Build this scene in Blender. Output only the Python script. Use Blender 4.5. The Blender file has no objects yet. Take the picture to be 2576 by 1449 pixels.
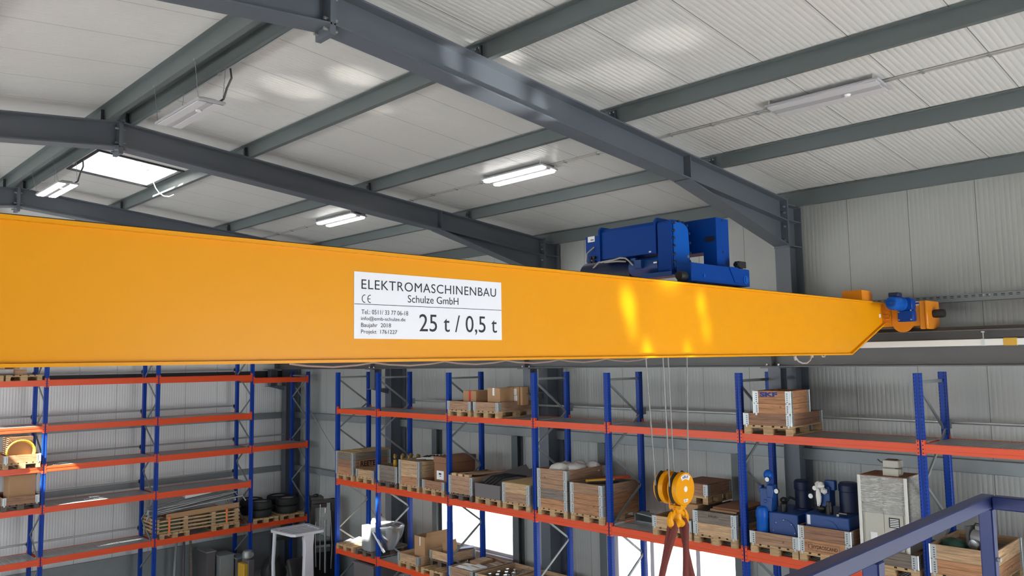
import bpy, math, random
from mathutils import Vector, Matrix
random.seed(7)
S = bpy.context.scene
COL = S.collection
H = 6.6                                   # eye height above the hall floor; z below is measured from the eye
R = math.radians

# ------------------------------------------------------------------ camera
YAW, PITCH, ROLL, FPX = 0.797275398, 0.0900966376, -0.0151758930, 2004.94337
def cam_axes():
    f = Vector((-math.sin(YAW)*math.cos(PITCH), math.cos(YAW)*math.cos(PITCH), math.sin(PITCH)))
    r = Vector((math.cos(YAW), math.sin(YAW), 0))
    u = r.cross(f)
    return math.cos(ROLL)*r+math.sin(ROLL)*u, -math.sin(ROLL)*r+math.cos(ROLL)*u, f
r_, u_, f_ = cam_axes()
cam_d = bpy.data.cameras.new('camera'); cam = bpy.data.objects.new('camera', cam_d); COL.objects.link(cam)
cam_d.sensor_width = 36.0; cam_d.lens = FPX/2576*36.0; cam_d.clip_end = 300; cam_d.clip_start = 0.05
M = Matrix((r_, u_, -f_)).transposed().to_4x4(); M.translation = Vector((0, 0, H))
cam.matrix_world = M
S.camera = cam

# ------------------------------------------------------------------ world, sun, added fill lamps, exposure
S.view_settings.view_transform = 'Standard'; S.view_settings.look = 'None'
S.view_settings.gamma = 1.0; S.view_settings.use_curve_mapping = False
S.view_settings.exposure = 0.0
W = bpy.data.worlds.new('sky'); S.world = W; W.use_nodes = True
bg = W.node_tree.nodes['Background']; bg.inputs[0].default_value = (0.86, 0.93, 1.0, 1); bg.inputs[1].default_value = 4.0
sun_d = bpy.data.lights.new('sun', 'SUN'); sun_d.energy = 60.0; sun_d.angle = R(0.6); sun_d.color = (1.0, 0.95, 0.86)
sun = bpy.data.objects.new('sun', sun_d); COL.objects.link(sun); sun.location = (20, -30, 40)
sun.rotation_euler = Vector((-2.4, 7.0, -8.2)).to_track_quat('-Z', 'Y').to_euler()
def area(name, loc, to, sx, sy, power, color=(0.90, 0.96, 1.0)):
    d = bpy.data.lights.new(name, 'AREA'); d.shape = 'RECTANGLE'; d.size = sx; d.size_y = sy; d.energy = power; d.color = color
    o = bpy.data.objects.new(name, d); COL.objects.link(o); o.location = (loc[0], loc[1], loc[2]+H)
    o.rotation_euler = Vector(to).to_track_quat('-Z', 'Y').to_euler()
    return o
for i, xc in enumerate((-21.0, -15.5, -9.6, -3.7, 2.2)):          # fill lamps added at unseen windows of the wall behind the camera
    area('window_fill', (xc, -5.62, -1.0), (0, 1, -0.55), 4.6, 2.4, 360 if xc < -20 else 260 if xc < -8 else 190)
area('gate_fill', (6.7, 9.0, -3.4), (-1, 0.0, 0.0), 5.0, 5.0, 480)  # added fill lamp at an unseen gate, placed to light girder and gable

def glint(name, src, dst, cone, power):                            # added spot lamps, standing in for sun bounced up from the floor
    d = bpy.data.lights.new(name, 'SPOT'); d.energy = power; d.spot_size = R(cone); d.spot_blend = 1.0; d.shadow_soft_size = 0.06; d.color = (1.0, 0.96, 0.86)
    o = bpy.data.objects.new(name, d); COL.objects.link(o); o.location = (src[0], src[1], src[2]+H)
    o.rotation_euler = (Vector(dst)-Vector(src)).to_track_quat('-Z', 'Y').to_euler()
FA, FB = (2.5, 8.5, -6.4), (-8.0, 9.8, -6.4)
for dst, cone, power in (((-4.7, 6.16, .52), 1.7, 11000), ((-4.7, 6.21, .30), 1.4, 5000), ((-4.7, 6.45, .06), 1.3, 9000), ((-4.7, 7.44, .56), 1.4, 7500), ((-4.7, 7.52, .30), 1.5, 4500), ((-4.7, 7.15, .06), 1.1, 6500), ((-4.7, 7.0, .12), 9.0, 620),
                         ((-6.52, 6.35, 3.12), 4.6, 14000), ((-6.52, 5.65, 3.25), 1.6, 12000), ((-6.52, 7.05, 3.0), 1.5, 12000), ((-5.9, 7.7, 3.5), 5.0, 2600), ((-4.9, 7.3, 3.5), 4.0, 2600), ((-6.6, 7.3, 3.5), 3.0, 2600)):
    glint('added_glint_spot', FA, dst, cone, power)
for dst, cone, power in (((-9.6, 5.3, 3.7), 5.0, 3200), ((-8.6, 5.6, 3.7), 4.0, 3200), ((-10.4, 5.0, 3.7), 3.0, 1200), ((-9.3, 6.4, 3.6), 3.5, 1400)):
    glint('added_glint_spot', FB, dst, cone, power)

# ------------------------------------------------------------------ materials
def new_mat(name):
    m = bpy.data.materials.new(name); m.use_nodes = True
    nt = m.node_tree; b = nt.nodes['Principled BSDF']
    return m, nt, b
def P(name, col, rough=0.5, metal=0.0, noise=0.0, nscale=3.0, coat=0.0, emit=0.0, ecol=None, bump=0.0, spec=0.5):
    m, nt, b = new_mat(name)
    b.inputs['Base Color'].default_value = (*col, 1); b.inputs['Roughness'].default_value = rough
    b.inputs['Metallic'].default_value = metal; b.inputs['Specular IOR Level'].default_value = spec
    if coat: b.inputs['Coat Weight'].default_value = coat; b.inputs['Coat Roughness'].default_value = 0.12
    if emit:
        b.inputs['Emission Color'].default_value = (*(ecol or col), 1); b.inputs['Emission Strength'].default_value = emit
    if noise or bump:
        tc = nt.nodes.new('ShaderNodeTexCoord'); n = nt.nodes.new('ShaderNodeTexNoise')
        n.inputs['Scale'].default_value = nscale; n.inputs['Detail'].default_value = 4
        nt.links.new(tc.outputs['Object'], n.inputs['Vector'])
        if noise:
            mp = nt.nodes.new('ShaderNodeMapRange'); mp.inputs[3].default_value = 1-noise; mp.inputs[4].default_value = 1+noise
            nt.links.new(n.outputs['Fac'], mp.inputs[0])
            mx = nt.nodes.new('ShaderNodeVectorMath'); mx.operation = 'SCALE'; mx.inputs[0].default_value = col
            nt.links.new(mp.outputs[0], mx.inputs['Scale']); nt.links.new(mx.outputs[0], b.inputs['Base Color'])
        if bump:
            bp = nt.nodes.new('ShaderNodeBump'); bp.inputs['Strength'].default_value = bump; bp.inputs['Distance'].default_value = 0.01
            nt.links.new(n.outputs['Fac'], bp.inputs['Height']); nt.links.new(bp.outputs[0], b.inputs['Normal'])
    return m
def panel_mat(name, col, axis, pitch, seam, off=0.0, strength=0.25, rough=0.34):
    """ribbed sandwich panel: fine ribs across AXIS and a dark sealing joint every SEAM metres"""
    m, nt, b = new_mat(name); N = nt.nodes.new; L = nt.links.new
    tc = N('ShaderNodeTexCoord'); sp = N('ShaderNodeSeparateXYZ'); L(tc.outputs['Object'], sp.inputs[0])
    c = sp.outputs[axis]
    def math_(op, a, bb=None, cc=None):
        n = N('ShaderNodeMath'); n.operation = op
        for i, v in enumerate((a, bb, cc)):
            if v is None: continue
            if isinstance(v, (int, float)): n.inputs[i].default_value = v
            else: L(v, n.inputs[i])
        return n.outputs[0]
    ad = math_('ADD', c, 1000.0-off)
    rib = math_('ABSOLUTE', math_('SUBTRACT', math_('FRACT', math_('DIVIDE', ad, pitch)), 0.5))
    rib = math_('SMOOTH_MIN', rib, 0.34, 0.15)
    sd = math_('ABSOLUTE', math_('SUBTRACT', math_('FRACT', math_('DIVIDE', ad, seam)), 0.5))
    joint = math_('GREATER_THAN', sd, 0.5-0.004/seam)
    bp = N('ShaderNodeBump'); bp.inputs['Strength'].default_value = strength; bp.inputs['Distance'].default_value = 0.016
    L(rib, bp.inputs['Height']); L(bp.outputs[0], b.inputs['Normal'])
    ns = N('ShaderNodeTexNoise'); ns.inputs['Scale'].default_value = 0.35; L(tc.outputs['Object'], ns.inputs['Vector'])
    mr = N('ShaderNodeMapRange'); mr.inputs[3].default_value = 0.95; mr.inputs[4].default_value = 1.04; L(ns.outputs['Fac'], mr.inputs[0])
    vm = N('ShaderNodeVectorMath'); vm.operation = 'SCALE'; vm.inputs[0].default_value = col; L(mr.outputs[0], vm.inputs['Scale'])
    mx = N('ShaderNodeMix'); mx.data_type = 'RGBA'; L(joint, mx.inputs['Factor']); L(vm.outputs[0], mx.inputs['A'])
    mx.inputs['B'].default_value = (0.10, 0.10, 0.10, 1); L(mx.outputs['Result'], b.inputs['Base Color'])
    b.inputs['Roughness'].default_value = rough
    return m
def wood(name, col, dark=0.36, spread=0.12):
    m, nt, b = new_mat(name); N = nt.nodes.new; L = nt.links.new
    tc = N('ShaderNodeTexCoord'); mp = N('ShaderNodeMapping'); mp.inputs['Scale'].default_value = (2.2, 2.2, 34)
    oi = N('ShaderNodeObjectInfo'); va = N('ShaderNodeVectorMath'); va.operation = 'ADD'
    sc = N('ShaderNodeVectorMath'); sc.operation = 'SCALE'; sc.inputs[0].default_value = (13, 7, 5); L(oi.outputs['Random'], sc.inputs['Scale'])
    L(tc.outputs['Object'], va.inputs[0]); L(sc.outputs[0], va.inputs[1]); L(va.outputs[0], mp.inputs[0])
    n = N('ShaderNodeTexNoise'); n.inputs['Scale'].default_value = 1.4; n.inputs['Detail'].default_value = 6; n.inputs['Distortion'].default_value = 0.8
    L(mp.outputs[0], n.inputs['Vector'])
    cr = N('ShaderNodeValToRGB'); cr.color_ramp.elements[0].position = 0.34; cr.color_ramp.elements[1].position = 0.68
    cr.color_ramp.elements[0].color = (*[c*(1-dark) for c in col], 1); cr.color_ramp.elements[1].color = (*[min(1, c*1.15) for c in col], 1)
    L(n.outputs['Fac'], cr.inputs[0])
    kn = N('ShaderNodeTexVoronoi'); kn.inputs['Scale'].default_value = 5.0; L(va.outputs[0], kn.inputs['Vector'])
    kr = N('ShaderNodeMapRange'); kr.inputs[1].default_value = 0.03; kr.inputs[2].default_value = 0.12; kr.inputs[3].default_value = 0.35; kr.inputs[4].default_value = 1.0
    L(kn.outputs['Distance'], kr.inputs[0])
    rr = N('ShaderNodeMapRange'); rr.inputs[3].default_value = 1-spread; rr.inputs[4].default_value = 1+spread; L(oi.outputs['Random'], rr.inputs[0])
    mu = N('ShaderNodeMath'); mu.operation = 'MULTIPLY'; L(kr.outputs[0], mu.inputs[0]); L(rr.outputs[0], mu.inputs[1])
    vs = N('ShaderNodeVectorMath'); vs.operation = 'SCALE'; L(cr.outputs[0], vs.inputs[0]); L(mu.outputs[0], vs.inputs['Scale'])
    L(vs.outputs[0], b.inputs['Base Color']); b.inputs['Roughness'].default_value = 0.7
    return m
def glass_mat(name, tint=(1, 1, 1), refl=0.08):
    m = bpy.data.materials.new(name); m.use_nodes = True; nt = m.node_tree; nt.nodes.clear()
    o = nt.nodes.new('ShaderNodeOutputMaterial'); t = nt.nodes.new('ShaderNodeBsdfTransparent'); g = nt.nodes.new('ShaderNodeBsdfGlossy')
    t.inputs[0].default_value = (*tint, 1); g.inputs['Roughness'].default_value = 0.02
    mx = nt.nodes.new('ShaderNodeMixShader'); mx.inputs[0].default_value = refl
    nt.links.new(t.outputs[0], mx.inputs[1]); nt.links.new(g.outputs[0], mx.inputs[2]); nt.links.new(mx.outputs[0], o.inputs[0])
    return m
WHITE = (0.60, 0.605, 0.60)
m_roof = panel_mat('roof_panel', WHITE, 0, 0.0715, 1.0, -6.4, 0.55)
m_wallx = panel_mat('wall_panel', (0.40, 0.418, 0.41), 0, 0.0715, 1.0, -4.71, 0.5, 0.4)  # white panel like the roof, darkened: the wall's shade is in the colour
m_wally = panel_mat('gable_panel', (0.76, 0.79, 0.80), 1, 0.0715, 1.0, 7.06, 0.5, 0.4)  # same white panel, lightened: the gable's extra light is in the colour
m_floor = P('floor_concrete', (0.42, 0.425, 0.43), 0.35, noise=0.12, nscale=0.6)
m_ground = P('yard_paving', (0.55, 0.54, 0.52), 0.9, noise=0.1, nscale=0.3)
m_steel = P('frame_paint', (0.098, 0.115, 0.142), 0.38, noise=0.06, nscale=1.2)
m_steel2 = P('purlin_paint', (0.108, 0.130, 0.135), 0.42, noise=0.08, nscale=1.5)
m_dark = P('dark_steel', (0.035, 0.04, 0.05), 0.5)
m_runway = P('runway_paint', (0.085, 0.086, 0.09), 0.45, noise=0.05)
m_rail = P('rail_steel', (0.06, 0.05, 0.045), 0.5, 0.4)
m_galv = P('galvanised', (0.42, 0.45, 0.46), 0.38, 0.55, noise=0.14, nscale=9)
m_galvd = P('galvanised_dull', (0.26, 0.29, 0.30), 0.5, 0.3, noise=0.1, nscale=5)
m_bolt = P('bolt_steel', (0.45, 0.46, 0.47), 0.35, 0.8)
m_white = P('white_plastic', (0.78, 0.78, 0.76), 0.45)
m_frame = P('window_frame', (0.55, 0.55, 0.60), 0.4)
m_glass = glass_mat('pane_glass')
m_yellow = P('crane_yellow', (0.76, 0.315, 0.002), 0.36, noise=0.03, nscale=0.8, spec=0.3)
m_orange2 = P('carriage_orange', (0.70, 0.23, 0.005), 0.35)
m_blue = P('hoist_blue', (0.0, 0.042, 0.26), 0.4, noise=0.05, spec=0.2)
m_mblue = P('motor_blue', (0.003, 0.085, 0.42), 0.4, spec=0.25)
m_black = P('black_rubber', (0.012, 0.012, 0.013), 0.6)
m_blackm = P('black_metal', (0.02, 0.02, 0.022), 0.35, 0.2)
m_rblue = P('rack_blue', (0.002, 0.045, 0.34), 0.4, spec=0.25)
m_hole = P('slot_shade', (0.006, 0.009, 0.03), 0.8)  # dark patches in this tone stand in for shade inside slots and holes
m_rorange = P('rack_orange', (0.72, 0.078, 0.018), 0.34, spec=0.4)
m_sign = P('sign_white', (0.80, 0.82, 0.90), 0.4)
m_ink = P('ink_black', (0.012, 0.012, 0.02), 0.6)
m_inkblue = P('ink_blue', (0.015, 0.04, 0.22), 0.7)
m_inkbrown = P('burnt_brown', (0.05, 0.02, 0.01), 0.8)
m_lampbody = P('lamp_housing', (0.38, 0.38, 0.41), 0.45)
m_lampoff = P('lamp_diffuser_off', (0.55, 0.55, 0.58), 0.35)
m_lampon = P('lamp_diffuser_lit', (1, 1, 1), 0.5, emit=16.0, ecol=(1.0, 0.98, 0.95))
m_wire = P('steel_rope', (0.20, 0.20, 0.20), 0.5, 0.4)
m_cable = P('grey_cable', (0.36, 0.35, 0.34), 0.5)
m_cabled = P('dark_cable', (0.05, 0.05, 0.05), 0.5)
m_wcable = P('white_cord', (0.7, 0.7, 0.68), 0.5)
m_sling = P('sling_brown', (0.16, 0.035, 0.03), 0.85, noise=0.2, nscale=30)
m_wnew = wood('pine_new', (0.53, 0.35, 0.20))
m_wpal = wood('pallet_pine', (0.50, 0.33, 0.17))
m_wbrown = wood('pine_brown', (0.31, 0.165, 0.10))
m_worange = wood('pine_orange', (0.43, 0.215, 0.105))
m_wgrey = wood('pine_weathered', (0.20, 0.165, 0.135))
m_wmid = wood('pine_mid', (0.39, 0.235, 0.145))
m_wdark = wood('pallet_dark', (0.12, 0.09, 0.07))
m_card = P('cardboard', (0.40, 0.235, 0.12), 0.8, noise=0.1, nscale=4)
m_cardd = P('cardboard_dark', (0.25, 0.12, 0.065), 0.8, noise=0.1, nscale=4)
m_tan = P('lid_board', (0.50, 0.35, 0.16), 0.75, noise=0.08, nscale=5)
m_red = P('red_print', (0.55, 0.03, 0.015), 0.6)
m_paper = P('paper_white', (0.78, 0.79, 0.80), 0.7)
m_gplast = P('grey_plastic', (0.13, 0.12, 0.125), 0.5)
m_plate = P('grey_plate', (0.10, 0.09, 0.095), 0.6)
def film_mat(name):
    m = bpy.data.materials.new(name); m.use_nodes = True; nt = m.node_tree; nt.nodes.clear(); N = nt.nodes.new; L = nt.links.new
    o = N('ShaderNodeOutputMaterial'); t = N('ShaderNodeBsdfTransparent'); g = N('ShaderNodeBsdfPrincipled'); mx = N('ShaderNodeMixShader')
    g.inputs['Base Color'].default_value = (.75, .75, .74, 1); g.inputs['Roughness'].default_value = .12
    tc = N('ShaderNodeTexCoord'); mp = N('ShaderNodeMapping'); mp.inputs['Scale'].default_value = (5, 5, 32); n = N('ShaderNodeTexNoise'); n.inputs['Scale'].default_value = 1.3; n.inputs['Distortion'].default_value = 1.2
    L(tc.outputs['Object'], mp.inputs[0]); L(mp.outputs[0], n.inputs['Vector']); b = N('ShaderNodeBump'); b.inputs['Distance'].default_value = .05; b.inputs['Strength'].default_value = 1.0
    L(n.outputs['Fac'], b.inputs['Height']); L(b.outputs[0], g.inputs['Normal'])
    r = N('ShaderNodeMapRange'); r.inputs[1].default_value = .45; r.inputs[2].default_value = .75; r.inputs[3].default_value = .25; r.inputs[4].default_value = .85; L(n.outputs['Fac'], r.inputs[0])
    L(r.outputs[0], mx.inputs[0]); L(t.outputs[0], mx.inputs[1]); L(g.outputs[0], mx.inputs[2]); L(mx.outputs[0], o.inputs[0])
    return m
m_film = film_mat('clear_film')
m_wfilm = P('white_film', (0.66, 0.65, 0.62), 0.3, bump=0.8, nscale=14)
m_beige = P('cabinet_beige', (0.47, 0.46, 0.40), 0.5, noise=0.05)
m_tyre = P('tyre_rubber', (0.016, 0.017, 0.018), 0.75, bump=0.3, nscale=60)
m_rim = P('wheel_rim', (0.42, 0.42, 0.44), 0.35, 0.8)
m_green = P('green_wrap', (0.02, 0.07, 0.04), 0.5, bump=0.5, nscale=12)
m_yellowp = P('yellow_plastic', (0.62, 0.36, 0.03), 0.5)
m_brass = P('brass_parts', (0.35, 0.22, 0.06), 0.4, 0.6)
m_redb = P('red_sack', (0.60, 0.075, 0.03), 0.7, bump=0.4)
m_stain = P('stainless', (0.62, 0.64, 0.66), 0.22, 0.85)
m_alu = P('motor_alu', (0.32, 0.33, 0.33), 0.45, 0.5)
m_dblue = P('hydraulic_blue', (0.006, 0.05, 0.22), 0.4)
m_nblue = P('motor_navy', (0.006, 0.016, 0.06), 0.5)
m_railing = P('railing_blue', (0.012, 0.026, 0.135), 0.4, spec=0.35)
m_flgrey = P('truck_white', (0.55, 0.57, 0.62), 0.35)
m_flor = P('truck_orange', (0.72, 0.12, 0.02), 0.4)
m_strapor = P('orange_strap', (0.80, 0.20, 0.07), 0.6)

# ------------------------------------------------------------------ mesh helpers
class MB:
    def __init__(s): s.v = []; s.f = []; s.m = []
    def face(s, pts, m=0):
        n = len(s.v); s.v += [tuple(p) for p in pts]; s.f.append(tuple(range(n, n+len(pts)))); s.m.append(m)
    def add(s, vs, fs, m=0):
        n = len(s.v); s.v += [tuple(p) for p in vs]
        for f in fs: s.f.append(tuple(i+n for i in f)); s.m.append(m)
        return s
    def box(s, x0, x1, y0, y1, z0, z1, m=0):
        vs = [(x0,y0,z0),(x1,y0,z0),(x1,y1,z0),(x0,y1,z0),(x0,y0,z1),(x1,y0,z1),(x1,y1,z1),(x0,y1,z1)]
        return s.add(vs, [(0,3,2,1),(4,5,6,7),(0,1,5,4),(1,2,6,5),(2,3,7,6),(3,0,4,7)], m)
    def cbox(s, c, d, m=0):
        return s.box(c[0]-d[0]/2, c[0]+d[0]/2, c[1]-d[1]/2, c[1]+d[1]/2, c[2]-d[2]/2, c[2]+d[2]/2, m)
    def prism(s, pts, ax, a, b, m=0):
        """polygon PTS in the plane normal to AX, extruded from a to b"""
        def p3(p, t): return {'x': (t, p[0], p[1]), 'y': (p[0], t, p[1]), 'z': (p[0], p[1], t)}[ax]
        n = len(pts); vs = [p3(p, a) for p in pts]+[p3(p, b) for p in pts]
        fs = [tuple(range(n-1, -1, -1)), tuple(range(n, 2*n))]+[(i, (i+1) % n, n+(i+1) % n, n+i) for i in range(n)]
        return s.add(vs, fs, m)
    def cyl(s, p, q, r, n=12, m=0, r2=None, caps=True):
        p = Vector(p); q = Vector(q); d = (q-p).normalized()
        a = d.orthogonal().normalized(); b = d.cross(a); r2 = r if r2 is None else r2
        vs = [p+r*(math.cos(2*math.pi*i/n)*a+math.sin(2*math.pi*i/n)*b) for i in range(n)]+[q+r2*(math.cos(2*math.pi*i/n)*a+math.sin(2*math.pi*i/n)*b) for i in range(n)]
        fs = [(i, (i+1) % n, n+(i+1) % n, n+i) for i in range(n)]
        if caps: fs += [tuple(range(n-1, -1, -1)), tuple(range(n, 2*n))]
        return s.add(vs, fs, m)
    def tube(s, pts, r, n=6, m=0, closed=False):
        pts = [Vector(p) for p in pts]; k = len(pts); rings = []; prev = None
        for i, p in enumerate(pts):
            t = (pts[(i+1) % k]-pts[i-1]) if closed else (pts[min(i+1, k-1)]-pts[max(i-1, 0)])
            t.normalize()
            a = t.orthogonal().normalized() if prev is None else (prev-t*prev.dot(t)).normalized()
            prev = a; b = t.cross(a); rr = r[i] if isinstance(r, (list, tuple)) else r
            rings.append([p+rr*(math.cos(2*math.pi*j/n)*a+math.sin(2*math.pi*j/n)*b) for j in range(n)])
        vs = [v for rg in rings for v in rg]; fs = []
        for i in range(k if closed else k-1):
            i2 = (i+1) % k
            for j in range(n): fs.append((i*n+j, i*n+(j+1) % n, i2*n+(j+1) % n, i2*n+j))
        if not closed: fs += [tuple(range(n-1, -1, -1)), tuple((k-1)*n+j for j in range(n))]
        return s.add(vs, fs, m)
    def lathe(s, prof, o, ax='z', n=20, m=0):
        """profile of (radius, height) turned about axis AX through O"""
        vs = []; k = len(prof)
        for r, h in prof:
            for i in range(n):
                a = 2*math.pi*i/n; c, d = r*math.cos(a), r*math.sin(a)
                vs.append({'z': (o[0]+c, o[1]+d, o[2]+h), 'x': (o[0]+h, o[1]+c, o[2]+d), 'y': (o[0]+d, o[1]+h, o[2]+c)}[ax])
        fs = [(i*n+j, i*n+(j+1) % n, (i+1)*n+(j+1) % n, (i+1)*n+j) for i in range(k-1) for j in range(n)]
        if prof[0][0] > 1e-6: fs.append(tuple(range(n-1, -1, -1)))
        if prof[-1][0] > 1e-6: fs.append(tuple((k-1)*n+j for j in range(n)))
        return s.add(vs, fs, m)
    def bar(s, p, q, w, h, m=0, up=(0, 0, 1)):
        """rectangular bar from p to q, W across and H along UP"""
        p = Vector(p); q = Vector(q); d = (q-p).normalized(); a = d.cross(Vector(up))
        a = a.normalized() if a.length > 1e-5 else d.orthogonal().normalized()
        b = a.cross(d).normalized(); vs = []
        for e in (p, q):
            for i, j in ((-1, -1), (1, -1), (1, 1), (-1, 1)): vs.append(e+a*i*w/2+b*j*h/2)
        return s.add(vs, [(3,2,1,0),(4,5,6,7),(0,1,5,4),(1,2,6,5),(2,3,7,6),(3,0,4,7)], m)
    def blob(s, c, d, n=10, k=6, jit=0.0, m=0, squash=0.0):
        rnd = random.Random(int(abs(c[0]*977+c[1]*131+c[2]*17)*100)); prof = []
        vs = []; 
        for i in range(k+1):
            th = math.pi*i/k
            for j in range(n):
                ph = 2*math.pi*j/n; q = 1+rnd.uniform(-jit, jit)
                z = math.cos(th)
                if squash and z < 0: z *= squash
                vs.append((c[0]+d[0]*math.sin(th)*math.cos(ph)*q, c[1]+d[1]*math.sin(th)*math.sin(ph)*q, c[2]+d[2]*z*q))
        return s.add(vs, [(i*n+j, (i+1)*n+j, (i+1)*n+(j+1) % n, i*n+(j+1) % n) for i in range(k) for j in range(n)], m)
    def mesh(s, name, mats, smooth=35):
        me = bpy.data.meshes.new(name); me.from_pydata(s.v, [], s.f)
        for mt in (mats if isinstance(mats, (list, tuple)) else [mats]): me.materials.append(mt)
        if any(s.m): me.polygons.foreach_set('material_index', s.m)
        me.polygons.foreach_set('use_smooth', [True]*len(s.f)); me.update()
        try: me.set_sharp_from_angle(angle=R(smooth))
        except Exception: pass
        return me
def new_obj(name, data, parent=None, loc=None, bev=0):
    o = bpy.data.objects.new(name, data); COL.objects.link(o)
    if parent is not None: o.parent = parent
    if loc is not None: o.location = loc
    if bev:
        b = o.modifiers.new('edge', 'BEVEL'); b.width = bev; b.segments = 1; b.limit_method = 'ANGLE'; b.angle_limit = R(40)
    return o
def tag(o, label=None, cat=None, group=None, kind=None):
    if label: o['label'] = label
    if cat: o['category'] = cat
    if group: o['group'] = group
    if kind: o['kind'] = kind
    return o
def thing(name, label, cat, loc=(0, 0, 0), rz=0.0, group=None):
    o = bpy.data.objects.new(name, None); COL.objects.link(o); o.empty_display_size = 0.1
    o.location = (loc[0], loc[1], loc[2]+H); o.rotation_euler = (0, 0, rz)
    return tag(o, label, cat, group)
def part(name, mb, mats, parent, bev=0, label=None, smooth=35, loc=None):
    """mesh under PARENT, in the parent's own coordinates"""
    o = new_obj(name, mb.mesh(name, mats, smooth), parent, loc, bev)
    if label: o['label'] = label
    return o
def solo(name, mb, mats, label, cat, group=None, bev=0, smooth=35):
    """a thing of one mesh built in hall coordinates"""
    o = new_obj(name, mb.mesh(name, mats, smooth), None, (0, 0, H), bev)
    return tag(o, label, cat, group)
def struct(name, mb, mats, parent=None):
    o = new_obj(name, mb.mesh(name, mats), parent, (0, 0, H) if parent is None else None)
    if parent is None: o['kind'] = 'structure'
    return o
def text_mesh(body, quad, name, mat, parent, bold=0.0, spacing=1.0):
    """lettering stretched to the box QUAD = (origin, u vector, v vector) in the parent's coordinates"""
    cu = bpy.data.curves.new(name, 'FONT'); cu.body = body; cu.size = 1.0; cu.offset = bold; cu.space_character = spacing; cu.resolution_u = 4
    t = bpy.data.objects.new('tmp', cu); COL.objects.link(t)
    bpy.context.view_layer.update()
    me = bpy.data.meshes.new_from_object(t.evaluated_get(bpy.context.evaluated_depsgraph_get()))
    bpy.data.objects.remove(t); bpy.data.curves.remove(cu)
    xs = [v.co.x for v in me.vertices]; ys = [v.co.y for v in me.vertices]
    x0, x1, y0, y1 = min(xs), max(xs), min(ys), max(ys); o, u, v = (Vector(q) for q in quad)
    for vt in me.vertices:
        vt.co = o+u*((vt.co.x-x0)/(x1-x0))+v*((vt.co.y-y0)/(y1-y0))
    me.name = name; me.materials.clear(); me.materials.append(mat)
    return new_obj(name, me, parent)

# ------------------------------------------------------------------ room shell
XG, XE, YR, YL, YRIDGE = -24.8, 7.0, 13.75, -5.9, 4.0
ZR, SL = 3.86, 0.0978
def zroof(y): return ZR-SL*abs(y-YRIDGE)
struct('floor', MB().box(XG-.3, XE+.3, YL-.3, YR+.3, -H-.25, -H), m_floor)
struct('ground', MB().box(-120, 100, -100, 110, -H-.6, -H-.3), m_ground)
mb = MB()
def slope_cell(x0, x1, y0, y1, t=0.14):
    mb.prism([(y0, zroof(y0)), (y1, zroof(y1)), (y1, zroof(y1)+t), (y0, zroof(y0)+t)], 'x', x0, x1)
SKY = [(-16.70, -14.98, 4.46, 5.90), (-22.6, -20.9, -0.1, 1.3)]
def slope(ya, yb, holes):
    xs = sorted({XG-.2, XE+.2, *[h[0] for h in holes], *[h[1] for h in holes]})
    ys = sorted({ya, yb, *[h[2] for h in holes], *[h[3] for h in holes]})
    for i in range(len(xs)-1):
        for j in range(len(ys)-1):
            cx, cy = (xs[i]+xs[i+1])/2, (ys[j]+ys[j+1])/2
            if any(h[0] < cx < h[1] and h[2] < cy < h[3] for h in holes): continue
            slope_cell(xs[i], xs[i+1], ys[j], ys[j+1])
slope(YRIDGE, YR+.3, [SKY[0]]); slope(YL-.3, YRIDGE, SKY[1:])
struct('ceiling', mb, m_roof)
def wall_y(name, y0, y1, holes, mat, ztop):
    """wall in the plane of constant y; HOLES = (x0, x1, z0, z1)"""
    w = MB(); xs = sorted({XG, XE, *[h[0] for h in holes], *[h[1] for h in holes]}); zs = sorted({-H, ztop, *[h[2] for h in holes], *[h[3] for h in holes]})
    for i in range(len(xs)-1):
        for j in range(len(zs)-1):
            cx, cz = (xs[i]+xs[i+1])/2, (zs[j]+zs[j+1])/2
            if any(h[0] < cx < h[1] and h[2] < cz < h[3] for h in holes): continue
            w.box(xs[i], xs[i+1], y0, y1, zs[j], zs[j+1])
    return struct(name, w, mat)
WIN = [(-17.25, -14.12, -4.78, -3.6), (-11.05, -8.06, -6.2, -3.62)]
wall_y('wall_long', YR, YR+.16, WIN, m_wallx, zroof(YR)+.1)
LW = [(xc-2.3, xc+2.3, -2.2, 0.2) for xc in (-21.0, -15.5, -9.6, -3.7, 2.2)]  # unseen windows, put in so sun reaches the floor and bounces up
wall_y('wall_back', YL-.16, YL, LW, m_wallx, zroof(YL)+.1)
def gable(name, x0, x1, door=None):
    w = MB()
    if door:
        a, b, zt = door
        for ya, yb in ((YL, a), (b, YR)):
            if ya < YRIDGE < yb: w.prism([(ya, -H), (yb, -H), (yb, zroof(yb)+.1), (YRIDGE, ZR+.1), (ya, zroof(ya)+.1)], 'x', x0, x1)
            else: w.prism([(ya, -H), (yb, -H), (yb, zroof(yb)+.1), (ya, zroof(ya)+.1)], 'x', x0, x1)
        w.prism([(a, zt), (b, zt), (b, zroof(b)+.1), (YRIDGE, ZR+.1), (a, zroof(a)+.1)], 'x', x0, x1)
    else:
        w.prism([(YL, -H), (YR, -H), (YR, zroof(YR)+.1), (YRIDGE, ZR+.1), (YL, zroof(YL)+.1)], 'x', x0, x1)
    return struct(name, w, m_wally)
gable('wall_gable', XG-.16, XG); gable('wall_gate', XE, XE+.16, (6.4, 11.6, -0.8))  # the unseen gate hole is added to go with the fill lamp
# plinths
struct('baseboard_gable', MB().box(XG, XG+.10, YL, YR, -H, -5.45), m_galvd)
struct('baseboard_long', MB().box(XG+.1, WIN[1][0]-.3, YR-.10, YR, -H, -5.45), m_galvd)
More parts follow.
